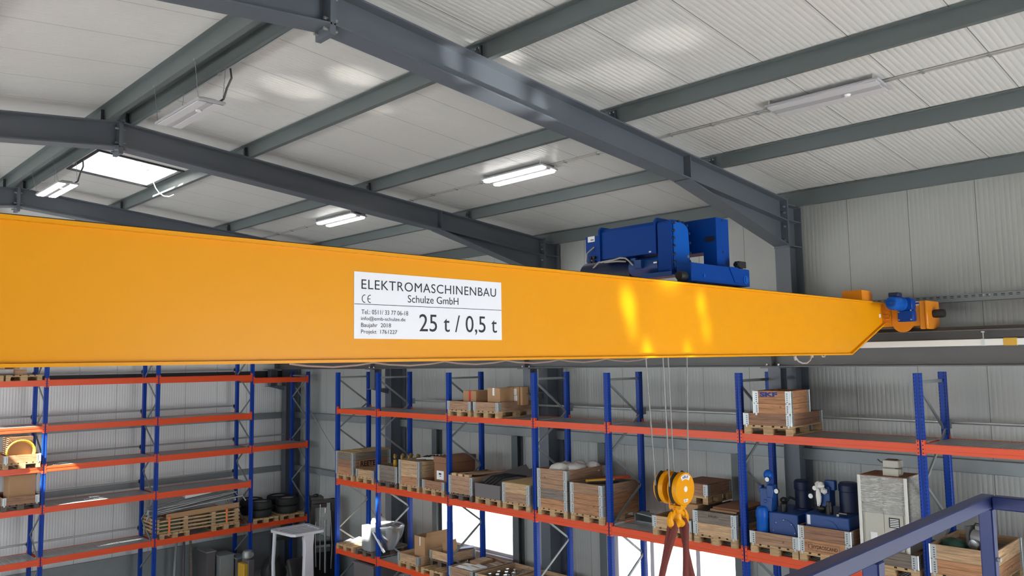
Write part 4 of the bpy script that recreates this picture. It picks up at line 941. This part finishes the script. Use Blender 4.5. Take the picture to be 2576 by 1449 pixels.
# hydraulic units
dM = 'the taller blue hydraulic unit'
z = stack(-6.35, YP, ZM, 0, dM, [MID])
t = thing('hydraulic_unit', 'taller blue hydraulic power unit with round cover and ball accumulator', 'hydraulic unit', (-6.33, YP-.05, ZM+.146))
m = MB(); m.box(-.16, .33, -.42, .45, .02, .50); m.box(-.30, -.16, -.30, .45, .02, .49); tank = part('oil_tank', m, m_dblue, t, bev=.012)
m = MB(); m.cyl((.10, -.432, .22), (.10, -.42, .22), .195, 36); cv = part('round_cover', m, m_dblue, tank)
for a in range(0, 360, 45): b = MB(); b.cyl((.10+.18*math.cos(R(a)), -.436, .22+.18*math.sin(R(a))), (.10+.18*math.cos(R(a)), -.43, .22+.18*math.sin(R(a))), .008, 6); part('bolt', b, m_bolt, cv)
m = MB(); m.lathe([(.085, .10), (.09, .12), (.09, .38), (.098, .40), (.098, .50), (.07, .56), (.03, .58)], (-.26, -.44, 0), 'z', 22); part('filter_bowl', m, m_mblue, t)
m = MB(); m.box(-.30, -.10, -.42, -.22, .50, .86); m.box(-.17, -.06, -.44, -.3, .72, .92); m.cyl((-.2, -.44, .66), (-.2, -.42, .66), .03, 12); m.box(-.33, -.27, -.40, -.3, .78, .9); part('valve_block', m, m_dblue, t, bev=.01)
m = MB(); m.blob((-.20, -.30, 1.06), (.075, .075, .085), 16, 10); m.cyl((-.2, -.3, .86), (-.2, -.3, 1.0), .03, 10); part('accumulator', m, m_mblue, t, smooth=60)
for x, y, zz in ((-.17, -.40, 1.00), (-.02, -.40, .83)):
    m = MB(); m.cyl((x, y, zz), (x, y+.03, zz), .042, 18); g = part('pressure_gauge', m, m_blackm, t); m = MB(); m.cyl((x, y-.002, zz), (x, y, zz), .036, 18); part('dial', m, m_paper, g)
m = MB(); m.lathe([(.155, .50), (.155, .52), (.13, .53), (.125, .56), (.125, .80), (.135, .81), (.135, .93), (.11, .96), (0, .965)], (.14, .18, 0), 'z', 24); part('electric_motor', m, m_nblue, t)
m = MB(); m.tube([(-.02, -.1, .5), (-.02, -.1, .62), (.03, -.06, .7), (.10, 0, .66)], .022, 8); m.cyl((.02, -.25, .5), (.02, -.25, .62), .05, 12); m.blob((-.03, -.15, .66), (.06, .06, .05), 8, 5, .1); part('pipework', m, m_blackm, t)
m = MB(); m.tube([(-.33, -.5, .02), (-.34, -.42, .12), (-.30, -.36, .3)], .012); part('hose', m, m_cable, t)
dN = 'the crate with brown burnt-in lettering'
z = stack(-5.53, YP, ZM, 0, dN, [ORG, BRN])
tl = thing('burnt_lettering', 'brown burnt-in company lettering on the lower board below the hydraulic unit', 'sign', (-5.54, 11.8575, ZM+.145+.04))
m = MB(); m.box(-.26, .26, -.0009, 0, -.02, .12); part('board', m, m_worange, tl); text_mesh('HYDROSCAND', ((-.19, -.0016, .028), (.40, 0, 0), (0, 0, .05)), 'lettering', m_inkbrown, tl, .03)
m = MB()
for a, b in (((-.245, 0), (.235, 0)), ((-.245, .105), (.235, .105))): m.box(a[0], b[0], -.0016, -.001, a[1]-.002, a[1]+.002)
for x in (-.245, .235): m.box(x-.002, x+.002, -.0016, -.001, 0, .105)
m.tube([(-.20+.036*math.cos(R(a)), -.0013, .053+.036*math.sin(R(a))) for a in range(40, 330, 20)], .003, 4); part('border', m, m_inkbrown, tl)
t = thing('hydraulic_unit', 'shorter blue hydraulic power unit with navy motor in the lettered crate', 'hydraulic unit', (-5.53, YP-.05, ZM+.146))
m = MB(); m.box(-.33, .34, -.45, .45, .02, .555); tank = part('oil_tank', m, m_dblue, t, bev=.012)
m = MB(); m.cyl((.0, -.462, .30), (.0, -.45, .30), .20, 32); part('round_cover', m, m_dblue, tank)
m = MB(); m.box(-.30, -.25, -.4525, -.451, .40, .54); part('level_gauge', m, m_paper, tank)
m = MB(); m.lathe([(.17, .555), (.17, .57), (.145, .58), (.14, .62), (.14, .88), (.15, .89), (.15, .98), (.12, 1.02), (0, 1.025)], (.17, .0, 0), 'z', 24); part('electric_motor', m, m_nblue, t)
m = MB(); m.box(-.16, -.02, -.25, -.05, .65, .96); m.box(-.12, .04, -.2, -.1, .9, 1.05); m.box(-.22, -.14, -.2, -.1, .66, .80); part('valve_block', m, m_dblue, t, bev=.01)
for x, y, zz in ((-.22, -.32, .93), (-.30, -.30, .80)):
    m = MB(); m.cyl((x, y, zz), (x, y+.03, zz), .042, 18); g = part('pressure_gauge', m, m_blackm, t); m = MB(); m.cyl((x, y-.002, zz), (x, y, zz), .036, 18); part('dial', m, m_paper, g)
m = MB(); m.blob((-.16, -.30, .98), (.08, .06, .05), 9, 6, .25); m.blob((-.17, -.31, .80), (.045, .04, .13), 9, 6, .2); m.blob((-.08, -.3, .90), (.05, .04, .05), 8, 5, .25); part('wrapping_film', m, m_wfilm, t)
m = MB(); m.cyl((-.02, -.28, .555), (-.02, -.28, .68), .055, 14); m.cyl((-.02, -.28, .68), (-.02, -.28, .74), .045, 14); m.blob((-.18, -.2, .62), (.09, .09, .07), 9, 6, .15); m.tube([(.1, -.3, .56), (.16, -.32, .60), (.25, -.3, .58)], .018); part('pump_fittings', m, m_blackm, t)
m = MB(); m.cyl((.14, -.36, .556), (.14, -.36, .585), .022, 10); m.cyl((.16, -.36, .60), (.28, -.36, .60), .01, 8); part('filler_cap', m, m_bolt, t)
# wrapped cabinet
dO = 'the film-wrapped beige cabinet'
z = stack(-4.61, YP, ZM, 0, dO, [GRY])
t = thing('control_cabinet', 'beige two-door control cabinet wrapped in clear film on a low crate', 'cabinet', (-4.67, YP-.23, ZM+.30))
m = MB(); m.box(-.31, .31, -.28, .28, 0, 1.06); body = part('cabinet_body', m, m_beige, t, bev=.008)
for a, b in ((-.27, -.003), (.003, .27)): m = MB(); m.box(a, b, -.292, -.281, .04, 1.02); part('door', m, m_beige, body, bev=.004)
m = MB(); m.box(.07, .22, -.2955, -.293, .36, .50); pl = part('rating_plate', m, m_blackm, t)
m = MB()
for i in range(5): m.box(.085, .205, -.2970, -.2958, .375+.024*i, .387+.024*i)
part('plate_print', m, m_paper, pl)
m = MB(); m.box(-.20, -.10, -.300, -.293, .16, .27); sw = part('switch_plate', m, m_paper, t, bev=.004); m = MB(); m.box(-.18, -.12, -.306, -.3005, .18, .25); part('rocker', m, m_white, sw)
m = MB(); m.box(-.316, .316, -.302, -.296, .54, 1.066); m.box(.31, .316, -.296, .286, .40, 1.066); m.box(-.316, -.31, -.296, .286, .54, 1.066); m.box(-.316, .316, .281, .286, .54, 1.066); part('stretch_film', m, m_film, t)
m = MB(); m.box(-.315, .315, -.30, .29, 1.0665, 1.075); part('cardboard_cover', m, m_cardd, t)
m = MB()
for x, y in ((.325, -.31), (-.325, -.31)): m.prism([(x-.02, y), (x+.02, y), (x+.02, y+.02), (x-.02, y+.02)], 'z', .0, 1.07)
part('edge_guard', m, m_wfilm, t)
zc = ZM+.30+1.076
for k, (dy, h, lb) in enumerate(((0, .105, 'lower of two small beige control boxes on the wrapped cabinet'), (.02, .10, 'upper small beige control box on the wrapped cabinet'))):
    q = thing('control_box', lb, 'control box', (-4.57, YP-.36+dy, zc)); local_box(q, 'box_body', (-.11, .11, -.09, .09, 0, h), m_beige, .006)
    local_box(q, 'top_plate', (-.08, .06, -.06, .06, h+.0005, h+.012), m_blackm if k else m_galvd, .002)
    if k: m = MB(); m.tube([(-.11, 0, .05), (-.17, .0, .06), (-.22, .02, .09)], .009); part('lead', m, m_cabled, q)
    else: local_box(q, 'hinge_lug', (.11, .13, -.05, .05, .03, .1), m_beige, .002)
    zc += h+.0125
dP = 'the pale crate behind the blue railing'
z = stack(-3.65, YP, ZM, 0, dP, [ORG, NEW])
m = MB(); m.box(-4.02, -3.28, 11.92, 13.0, z-.13, z-.11); solo('infill_board', m, m_wdark, 'dark board inside the pale crate behind the blue railing', 'board')
m = MB(); m.blob((-3.86, 12.25, z-.06), (.17, .18, .09), 12, 7, .15); solo('green_bundle', m, m_green, 'dark green wrapped bundle in the pale crate', 'bundle', smooth=60)
t = thing('electric_motor', 'grey aluminium gear motor standing in the pale crate behind the railing', 'motor', (-3.56, 12.35, z-.11), R(-20))
m = MB(); m.box(-.13, -.09, -.10, .10, 0, .32); m.box(-.13, .12, -.12, .12, 0, .03); part('mounting_plate', m, m_gplast, t); m = MB(); m.lathe([(.09, -.085), (.12, -.06), (.12, .10), (.10, .16)], (0, 0, .17), 'x', 18); m.box(-.03, .09, -.05, .07, .28, .34); part('motor_body', m, m_alu, t, bev=.006)
m = MB(); m.lathe([(.03, -.10), (.07, -.095), (.07, -.06)], (.02, -.08, .10), 'y', 16); part('shaft_flange', m, m_stain, t)
m = MB(); m.tube([(-.1, .02, .30), (-.05, 0, .36), (.05, 0, .36), (.14, .02, .28)], .010); part('lead', m, m_cabled, t)

# bottom visible shelf
ZB = L3
pallet('bare wooden pallet with pale cables on the lower shelf', -18.63, YP, ZB, 0)
for i in range(4):
    m = MB(); m.tube([(-18.9+.12*i+.02*math.sin(k), 12.0+.1*k, ZB+.165+.02*((k+i) % 3)) for k in range(9)], .02, 7); solo('pale_hose', m, m_cable, 'pale hose lying loose on the bare pallet', 'hose', 'loose pale hoses')
m = MB(); m.tube([(-18.7+.32*math.cos(R(a)), 12.85+.12*math.sin(R(a)), ZB+.24+.03*math.sin(R(2*a))) for a in range(0, 360, 24)], .018, 7, closed=True); solo('pale_hose', m, m_white, 'white hose coiled in a loop at the back of the bare pallet', 'hose')
pallet('dark wooden pallet under the stainless funnel tank', -17.72, YP, ZB, 0, m_wdark)
t = thing('canister', 'tall white plastic canister with red cap behind the stainless tank', 'canister', (-18.35, 12.75, ZB+.145))
m = MB(); m.lathe([(.19, 0), (.21, .03), (.21, .52), (.18, .60), (.10, .645), (.08, .66)], (0, 0, 0), 'z', 24); part('canister_body', m, m_white, t); m = MB(); m.lathe([(.085, .661), (.085, .71), (.07, .715)], (0, 0, 0), 'z', 20); part('screw_cap', m, m_red, t); m = MB(); m.tube([(-.215, -.06+.03*math.cos(R(a)), .45+.04*math.sin(R(a))) for a in range(0, 360, 45)], .01, 6, closed=True); part('handle', m, m_blackm, t)
t = thing('funnel_tank', 'stainless steel funnel tank lit by the sun on the lower shelf', 'tank', (-17.45, 12.30, ZB+.146))
m = MB(); n = 28
vs = []; 
for r, zz, k in ((.16, .02, .0), (.40, .38, .0), (.45, .60, 0)): vs += [(.12+r*math.cos(2*math.pi*i/n), .05+r*.85*math.sin(2*math.pi*i/n), zz) for i in range(n)]
m.add(vs, [(j*n+i, j*n+(i+1) % n, (j+1)*n+(i+1) % n, (j+1)*n+i) for j in range(2) for i in range(n)]+[tuple(range(n-1, -1, -1))]); part('hopper', m, m_stain, t)
m = MB(); m.tube([(.12+.40*math.cos(2*math.pi*i/n), .05+.33*math.sin(2*math.pi*i/n), .635) for i in range(n)], .022, 8, closed=True); m.lathe([(.39, .60), (.39, .63)], (.12, .05, 0), 'z', n); part('rim', m, m_stain, t)
m = MB(); m.prism([(-.50, -.36), (-.30, -.42), (.0, -.42), (.02, -.20), (-.48, -.18)], 'z', .0, .58); m.prism([(-.50, -.36), (-.30, -.42), (.0, -.42), (.02, -.20), (-.48, -.18)], 'z', .581, .60); part('side_box', m, m_galv, t)
m = MB(); m.bar((.1, -.42, .52), (.42, -.30, .03), .045, .045); part('discharge_pipe', m, m_stain, t)
dQ = 'the low crate holding the tall open carton'
z = stack(-15.86, YP, ZB, 0, dQ, [NEW])
cQ = carton('tall open cardboard carton standing in the low crate near the window', -15.66, 12.42, ZB+.146, .40, .72, .62, 0, m_card, None, True)
m = MB(); m.box(-.005, .03, -.3615, -.3605, .40, .61); part('tape', m, m_paper, cQ)
pallet('wooden pallet next to the low crate near the window, slatted deck bare', -14.93, YP-.02, ZB, 0)
pallet('small wooden pallet standing on the slatted bare pallet', -15.02, 12.55, ZB+.145, 0, m_wdark, .72, .8)
collar('pale half-size pallet collar on the small pallet by the window', -15.02, 12.55, ZB+.29, 0, m_wnew, .72, .8, .195)
m = MB(); m.bar((-15.25, 12.45, ZB+.45), (-14.85, 12.55, ZB+.60), .30, .006, up=(.3, -1, .2)); solo('cardboard_flap', m, m_card, 'torn cardboard flap sticking out of the half-size collar', 'cardboard')
m = MB(); m.bar((-14.9, 12.6, ZB+.50), (-14.66, 12.9, ZB+.53), .22, .02); solo('folded_film', m, m_dblue, 'dark blue folded film in the half-size collar', 'film')
dR = 'the carton-filled crate below the window'
z = stack(-13.92, YP, ZB, 0, dR, [MID])
for i, (x, y, w_, d_, h_, mt) in enumerate(((-14.12, 12.15, .30, .4, .18, m_wfilm), (-13.78, 12.18, .34, .42, .20, m_paper), (-14.1, 12.65, .32, .45, .22, m_card), (-13.74, 12.68, .32, .46, .17, m_cardd))):
    carton(('film-wrapped white pack', 'white paper pack', 'tan carton', 'dark brown carton')[i]+' in the crate below the window', x, y, ZB+.146, w_, d_, h_, R(6*(-1)**i), mt)
dS = 'the crate of small metal parts below the window'
z = stack(-13.02, YP, ZB, 0, dS, [NEW])
for i in range(9):
    x = -13.28+.25*(i % 3); y = 12.15+.27*(i//3); t = thing('metal_part', 'small grey machine part lying in the crate below the window', 'machine part', (x, y, ZB+.146), R(25*i), 'machine parts in one crate')
    m = MB(); m.box(-.08, .08, -.06, .06, 0, .08+.03*(i % 3)); part('base_block', m, (m_plate, m_alu, m_galv)[i % 3], t, bev=.01); m = MB(); m.cyl((0, 0, .081+.03*(i % 3)), (0, 0, .15+.03*(i % 3)), .04, 12); part('flange', m, m_stain, t)
dT = 'the last crate before the upright below the window'
z = stack(-12.13, YP, ZB, 0, dT, [NEW])
for i in range(4):
    carton('small white carton in the last crate below the window', -12.30+.34*(i % 2), 12.2+.45*(i//2), ZB+.146, .26, .34, .14, R(7*i), m_paper, 'white cartons in one crate')
# grey bins and film below the lowest beam
t = thing('plastic_bin', 'tall grey plastic bin under the lowest beam', 'bin', (-17.85, 12.35, -H)); m = MB(); m.prism([(-.40, 0), (.40, 0), (.45, 1.38), (-.45, 1.38)], 'y', -.42, .42); part('bin_body', m, m_gplast, t); m = MB(); m.box(-.47, .47, -.45, .45, 1.381, 1.43); part('rim', m, m_gplast, t); m = MB(); m.box(-.38, .38, -.36, .36, 1.431, 1.434); part('inside_shade', m, m_black, t)  # black sheet on the closed rim stands in for the shaded inside
m = MB(); m.blob((-16.6, 12.5, -5.75), (.55, .5, .45), 14, 9, .12); m.box(-17.1, -16.1, 12.0, 13.0, -H, -5.75); solo('wrapped_bundle', m, m_film, 'film-wrapped bundle on the floor under the lowest beam', 'bundle', smooth=60)

# ------------------------------------------------------------------ goods on the gable rack
XP = -22.96-.6
def gstack(y, z, desc, mats, pal=None): return stack(XP, y, z, R(90), desc, mats, pal)
pallet('wooden pallet on the top level beside the first upright', XP, 5.27, LL[0], R(90))
pallet('wooden pallet on the top level at the picture edge', XP, 4.42, LL[0], R(90))
pallet('wooden pallet lying across the two top-level pallets', XP+.05, 4.75, LL[0]+.29, R(90), m_wmid)
m = MB(); m.box(-23.3, -23.1, 5.1, 5.35, LL[0]+.145, LL[0]+.289); solo('timber_block', m, m_wmid, 'square timber block between the top-level pallets', 'block')
m = MB(); m.box(-23.3, -23.1, 4.2, 4.45, LL[0]+.145, LL[0]+.289); solo('timber_block', m, m_wdark, 'dark timber block at the picture edge between pallets', 'block')
z = gstack(5.30, LL[2], 'the crate with carton and yellow hose coil', [ORG])
carton('tan carton behind the yellow hose coil', -23.45, 5.30, LL[2]+.145, .55, .55, .62, R(90), m_card)
m = MB()
for k in range(3): m.tube([(-23.10+.03*k, 5.28+(.29+.012*k)*math.cos(R(a)), LL[2]+.40+(.27+.01*k)*math.sin(R(a))) for a in range(0, 360, 18)], .022, 8, closed=True)
solo('hose_coil', m, m_yellowp, 'yellow hose coil standing in the crate on the gable rack', 'hose')
z = gstack(5.30, LL[3], 'the crate with the tall carton on the gable rack', [BRN], m_wdark)
carton('tall ochre carton on the gable rack below the hose coil', -23.40, 5.36, LL[3]+.145, .58, .58, .70, R(90), m_card)
for k, y in enumerate((9.12, 10.60)):
    pallet(('wooden pallet under the near end of the strapped frames', 'wooden pallet under the far end of the strapped frames')[k], XP, y, LL[4], R(90))
t = thing('timber_frames', 'strapped stack of long timber frames on the gable rack', 'timber', (-23.0, 9.84, LL[4]+.1445))
for k in range(4):
    m = MB(); zz = .10*k
    for x in (-.04, -.45, -.9): m.box(x-.05, x, -1.22, 1.20, zz, zz+.045)
    for y in (-1.2, -.4, .4, 1.1): m.box(-.95, 0, y-.05, y+.05, zz+.0455, zz+.0995)
    part('frame_layer', m, m_wnew if k % 2 else m_wpal, t)
for k in range(3):
    for y in (-.85, .6): m = MB(); m.box(-.30, -.06, y-.3, y+.3, .10*k+.05, .10*k+.085); part('green_pad', m, m_green, t)
for y in (-.88, .78): m = MB(); m.box(.002, .004, y-.03, y+.03, -.08, .45); m.box(-.95, .004, y-.03, y+.03, .448, .45); part('strap', m, m_strapor, t)
m = MB(); m.box(-.9, -.02, -.95, 1.15, .402, .404); m.bar((-.04, -.95, .44), (-.04, 1.17, .50), .02, .14); part('cardboard_tray', m, m_card, t)
for i in range(26):
    y0 = -1.25+random.uniform(-.15, .2); y1 = 1.05+random.uniform(-.2, .25); x = -23.05-.62*random.random(); zz = LL[4]+.60+.22*random.random()
    m = MB(); yy0, yy1 = 9.84+y0, 9.84+y1; a = (x, yy0, zz); b = (x+random.uniform(-.1, .1), yy1, zz+.17+.12*random.random())
    pts = [a, b]
    if i % 3 == 0: pts = [(x+.0, yy0-.02, zz-.1), a, b]
    elif i % 3 == 1: pts = [a, b, (b[0]+.06, b[1]+.08, b[2]-.14)]
    m.tube(pts, .016+.008*random.random(), 6); solo('steel_bar', m, m_galv, 'bent galvanised steel bar in the heap on the timber frames', 'bar', 'steel bars heaped on the timber frames')
m = MB(); m.bar((-23.4, 9.5, -3.74), (-23.3, 10.2, -3.66), .4, .12); solo('paper_roll', m, m_paper, 'crumpled white paper bundle on top of the steel bars', 'paper')
def tyre(label, x, y, z, r=.345, w=.235):
    t = thing('tyre', label, 'tyre', (x, y, z), 0, 'car tyres stacked in pairs on the gable rack')
    def tb(): return MB().lathe([(r*.62, .02), (r*.80, .0), (r*.95, .02), (r, .055), (r, w-.055), (r*.95, w-.02), (r*.80, w), (r*.62, w-.02), (r*.60, w*.5), (r*.62, .02)], (0, 0, 0), 'z', 36)
    new_obj('tread', cached(('ty', r, w), tb, m_tyre, 'tread'), t)
    def rb(): return MB().lathe([(r*.60, .04), (r*.60, w-.03), (r*.5, w-.05), (r*.42, w-.09), (.05, w-.06), (0, w-.06)], (0, 0, 0), 'z', 28)
    new_obj('rim', cached(('ri', r, w), rb, m_rim, 'rim'), t)
    return t
pallet('wooden pallet under the tyres nearer the steel bars', XP, 11.86, LL[4], R(90)); pallet('wooden pallet under the tyres nearer the corner', XP, 12.73, LL[4], R(90))
for y, nm in ((11.84, 'beside the steel bars'), (12.74, 'near the corner')):
    for x, q in ((-23.34, 'front'), (-23.98, 'rear')):
        for k in (0, 1): tyre('%s black car tyre of the %s pair %s' % (('lower', 'upper')[k], q, nm), x, y+(.03 if q == 'rear' else 0), LL[4]+.1445+k*.237)

# ------------------------------------------------------------------ on the floor at the far end
for k, (y, x) in enumerate(((9.55, -24.0), (9.75, -23.9), (9.98, -23.95))):
    t = thing('lifting_rod', ('grey lifting rod with wire loop, nearest the window side', 'dark lifting rod with wire loop, middle of three', 'rusty lifting rod with wire loop, nearest the sheet boxes')[k], 'lifting tool', (x, y, -H))
    m = MB(); m.tube([(0, .04*(k-1), 0), (0, 0, 1.1), (0, -.03*(k-1), 1.62)], [.05, .04, .032], 10); part('rod', m, (m_galvd, m_plate, m_wgrey)[k], t)
    m = MB(); m.tube([(0, -.03*(k-1)+.26*math.sin(R(a))+.1*(k-1), 1.66+.30-.30*math.cos(R(a))) for a in range(0, 360, 18)], .009, 6, closed=True); part('wire_loop', m, m_cabled, t)
    m = MB(); m.box(-.05, .05, -.03*(k-1)-.05, -.03*(k-1)+.05, 1.58, 1.68); part('head', m, m_plate, t)
for k, (y, x, w_, h_, mt) in enumerate(((10.35, -23.7, .26, 1.12, m_plate), (10.75, -23.5, .42, .98, m_galvd), (11.15, -23.35, .30, .86, m_plate))):
    t = thing('sheet_metal_box', ('tall dark sheet-metal box on the floor beside the lifting rods', 'wide grey sheet-metal box on the floor between two dark ones', 'low dark sheet-metal box on the floor by the rack upright')[k], 'box', (x, y, -H)); local_box(t, 'box_body', (-.3, .3, -w_/2, w_/2, 0, h_), mt, .006); m = MB(); m.box(-.33, .33, -w_/2-.03, w_/2+.03, h_+.0005, h_+.025); part('flange', m, m_galvd, t)
t = thing('gearbox_unit', 'grey gear unit with yellow foot on the floor by the rack upright', 'machine', (-22.7, 11.0, -H)); m = MB(); m.box(-.2, .2, -.06, .06, 0, .8); part('yellow_frame', m, m_yellowp, t, bev=.01); m = MB(); m.box(-.2, .22, .062, .25, 0, .9); part('gear_foot', m, m_gplast, t, bev=.01); m = MB(); m.lathe([(.12, .90), (.16, .95), (.16, 1.08), (.12, 1.14)], (0, .15, 0), 'z', 16); m.cyl((.1, .15, 1.05), (.25, .15, 1.05), .07, 12); part('gear_head', m, m_alu, t)
t = thing('black_sack', 'black plastic sack on the floor below the tyre shelf', 'sack', (-22.3, 11.75, -H)); m = MB(); m.blob((0, 0, .45), (.35, .35, .48), 12, 8, .13); part('sack_body', m, m_black, t)
# pallet stacker in the corner
t = thing('pallet_stacker', 'black electric pallet stacker with tall mast in the corner', 'stacker', (-21.5, 12.92, -H), R(-20))
for y in (-.30, .30): m = MB(); m.box(-.08, .08, y-.06, y+.06, .1, 2.52); part('mast_rail', m, m_blackm, t)
m = MB(); m.box(-.12, .1, -.36, .36, 2.42, 2.52); m.box(-.1, .08, -.36, .36, 1.2, 1.3); part('mast_crossbar', m, m_blackm, t)
m = MB(); m.box(-.28, .12, -.38, .0, 2.52, 2.62); m.box(-.22, .1, -.36, .1, 2.3, 2.41); m.blob((-.05, -.2, 2.64), (.1, .1, .05), 8, 5, .1); part('mast_head', m, m_blackm, t, bev=.01)
m = MB(); m.cyl((.14, .05, .4), (.14, .05, 2.3), .03, 12); m.cyl((.14, -.1, .5), (.14, -.1, 2.4), .018, 10); part('lift_cylinder', m, m_stain, t); m = MB(); m.cyl((.16, .02, 2.05), (.19, .02, 2.05), .10, 20); part('round_badge', m, m_galv, t)
m = MB(); m.box(-.10, .9, -.33, -.18, .06, .14); m.box(-.10, .9, .18, .33, .06, .14); part('fork', m, m_blackm, t); m = MB(); m.box(-.75, -.1, -.38, .38, .08, .95); part('drive_unit', m, m_blackm, t, bev=.02)
m = MB(); m.tube([(.15, -.22, .6), (.18, -.25, 1.6), (.12, -.22, 1.9)], .014); m.tube([(.15, .22, .5), (.2, .24, 1.2), (.13, .2, 2.2)], .014); part('hydraulic_hose', m, m_cable, t)
# forklift with overhead guard
t = thing('forklift', 'white and orange forklift truck with slatted overhead guard', 'forklift', (-20.0, 11.30, -H))
gz = 2.10
m = MB(); pr = [(-.62, -.52), (-.50, -.58), (.45, -.50), (.55, -.42), (.55, .42), (.45, .50), (-.50, .58), (-.62, .52)]
inn = [(p[0]*.80, p[1]*.80) for p in pr]; n = len(pr)
for zz0, zz1 in ((gz-.07, gz),):
    vs = [(x, y, z_) for z_ in (zz0, zz1) for lst in (pr, inn) for x, y in lst]; fs = []
    for i in range(n): j = (i+1) % n; fs += [(2*n+i, 2*n+j, 3*n+j, 3*n+i), (i, n+i, n+j, j), (i, j, 2*n+j, 2*n+i), (n+j, n+i, 3*n+i, 3*n+j)]
    m.add(vs, fs)
part('guard_frame', m, m_flgrey, t)
for i in range(5): m = MB(); x = -.38+.19*i; m.bar((x, -.46, gz-.03), (x, .46, gz-.03), .03, .05, up=(.5, 0, 1)); part('guard_slat', m, m_flgrey, t)
m = MB(); m.prism([(-.16, 2.04), (.16, 2.04), (.13, 1.7), (.15, .9), (.20, .3), (-.20, .3), (-.15, .9), (-.13, 1.7)], 'x', .40, .53); pm = part('guard_pillar', m, m_flgrey, t, bev=.02)
m = MB()
m.tube([(-.52, -.45, gz-.06), (-.56, -.47, 1.2), (-.60, -.42, .4)], [.05, .05, .06], 10); m.tube([(-.52, .45, gz-.06), (-.56, .47, 1.2), (-.60, .42, .4)], [.05, .05, .06], 10); part('guard_leg', m, m_flgrey, t)
m = MB(); m.box(-.75, .70, -.52, .52, .15, .62); part('chassis', m, m_flgrey, t, bev=.03); m = MB(); m.box(-.72, .28, -.50, .50, .6215, .628); part('gap_shade_plate', m, m_black, t); m = MB(); m.box(.30, .75, -.50, .50, .625, .80); part('counterweight', m, m_flor, t, bev=.03)  # black plate added so the gaps between guard slats look shaded
m = MB(); m.box(-.2, .25, -.28, .28, .63, .80); m.bar((-.02, 0, .8), (-.22, 0, 1.30), .5, .14, up=(1, 0, .3)); part('seat', m, m_black, t, bev=.04)
for x in (-.5, .5):
    for y in (-.48, .48): m = MB(); m.cyl((x, y-.09, .2), (x, y+.09, .2), .2, 20); part('wheel', m, m_tyre, t)
m = MB(); m.box(-.92, -.82, -.40, -.30, .1, 1.9); m.box(-.92, -.82, .30, .40, .1, 1.9); m.box(-.9, -.84, -.3, .3, 1.7, 1.8); part('mast', m, m_blackm, t); m = MB(); m.box(-1.9, -.95, -.35, -.22, .08, .12); m.box(-1.9, -.95, .22, .35, .08, .12); part('fork', m, m_blackm, t)
t = thing('steel_bin', 'dark open-top steel bin with grey rim in front of the forklift', 'bin', (-17.6, 10.55, -H), R(8)); m = MB(); m.box(-.7, .7, -.5, .5, .1, 1.02); part('bin_body', m, P('rust_brown', (.10, .045, .04), .6), t); m = MB(); m.box(-.73, .73, -.53, -.49, 1.021, 1.06); m.box(-.73, .73, .49, .53, 1.021, 1.06); m.box(-.73, -.69, -.49, .49, 1.021, 1.06); m.box(.69, .73, -.49, .49, 1.021, 1.06); part('rim', m, m_galvd, t)
m = MB(); m.box(-.69, .69, -.49, .49, 1.0205, 1.025); part('black_sheet', m, m_black, t)  # flat black sheet across the bin top, within the rim

# ------------------------------------------------------------------ camera platform with blue railing
struct('trim_platform', MB().box(-.98, 6.9, YL+.05, 3.28, -1.78, -1.63), m_galvd)
t = thing('platform_railing', 'blue square-tube railing with mitred corner at the platform edge', 'railing', (-.895, 3.20, -1.63))
zt = 1.13; q = .0225
m = MB(); m.box(-q, q, -8.0, q, zt-2*q, zt); part('top_rail', m, m_railing, t, bev=.004)
m = MB(); m.box(q+.0005, 6.0, -q, q, zt-2*q, zt); part('top_rail', m, m_railing, t, bev=.004)
for x, y in ((0, 0), (0, -1.0), (0, -2.6), (0, -4.2), (1.6, 0), (3.2, 0), (4.8, 0)):
    m = MB(); m.box(x-q, x+q, y-q, y+q, 0, zt-2*q-.0005); m.box(x-.06, x+.06, y-.06, y+.06, 0, .01); part('railing_post', m, m_railing, t, bev=.004)
for z_ in (.42,):
    m = MB(); m.box(-.015, .015, -8.0, -.03, z_, z_+.03); part('knee_rail', m, m_railing, t); m = MB(); m.box(.03, 6, -.015, .015, z_, z_+.03); part('knee_rail', m, m_railing, t)
b = MB(); b.cyl((q, 0, zt-.22), (q+.012, 0, zt-.22), .008, 8); part('bolt', b, m_bolt, t)
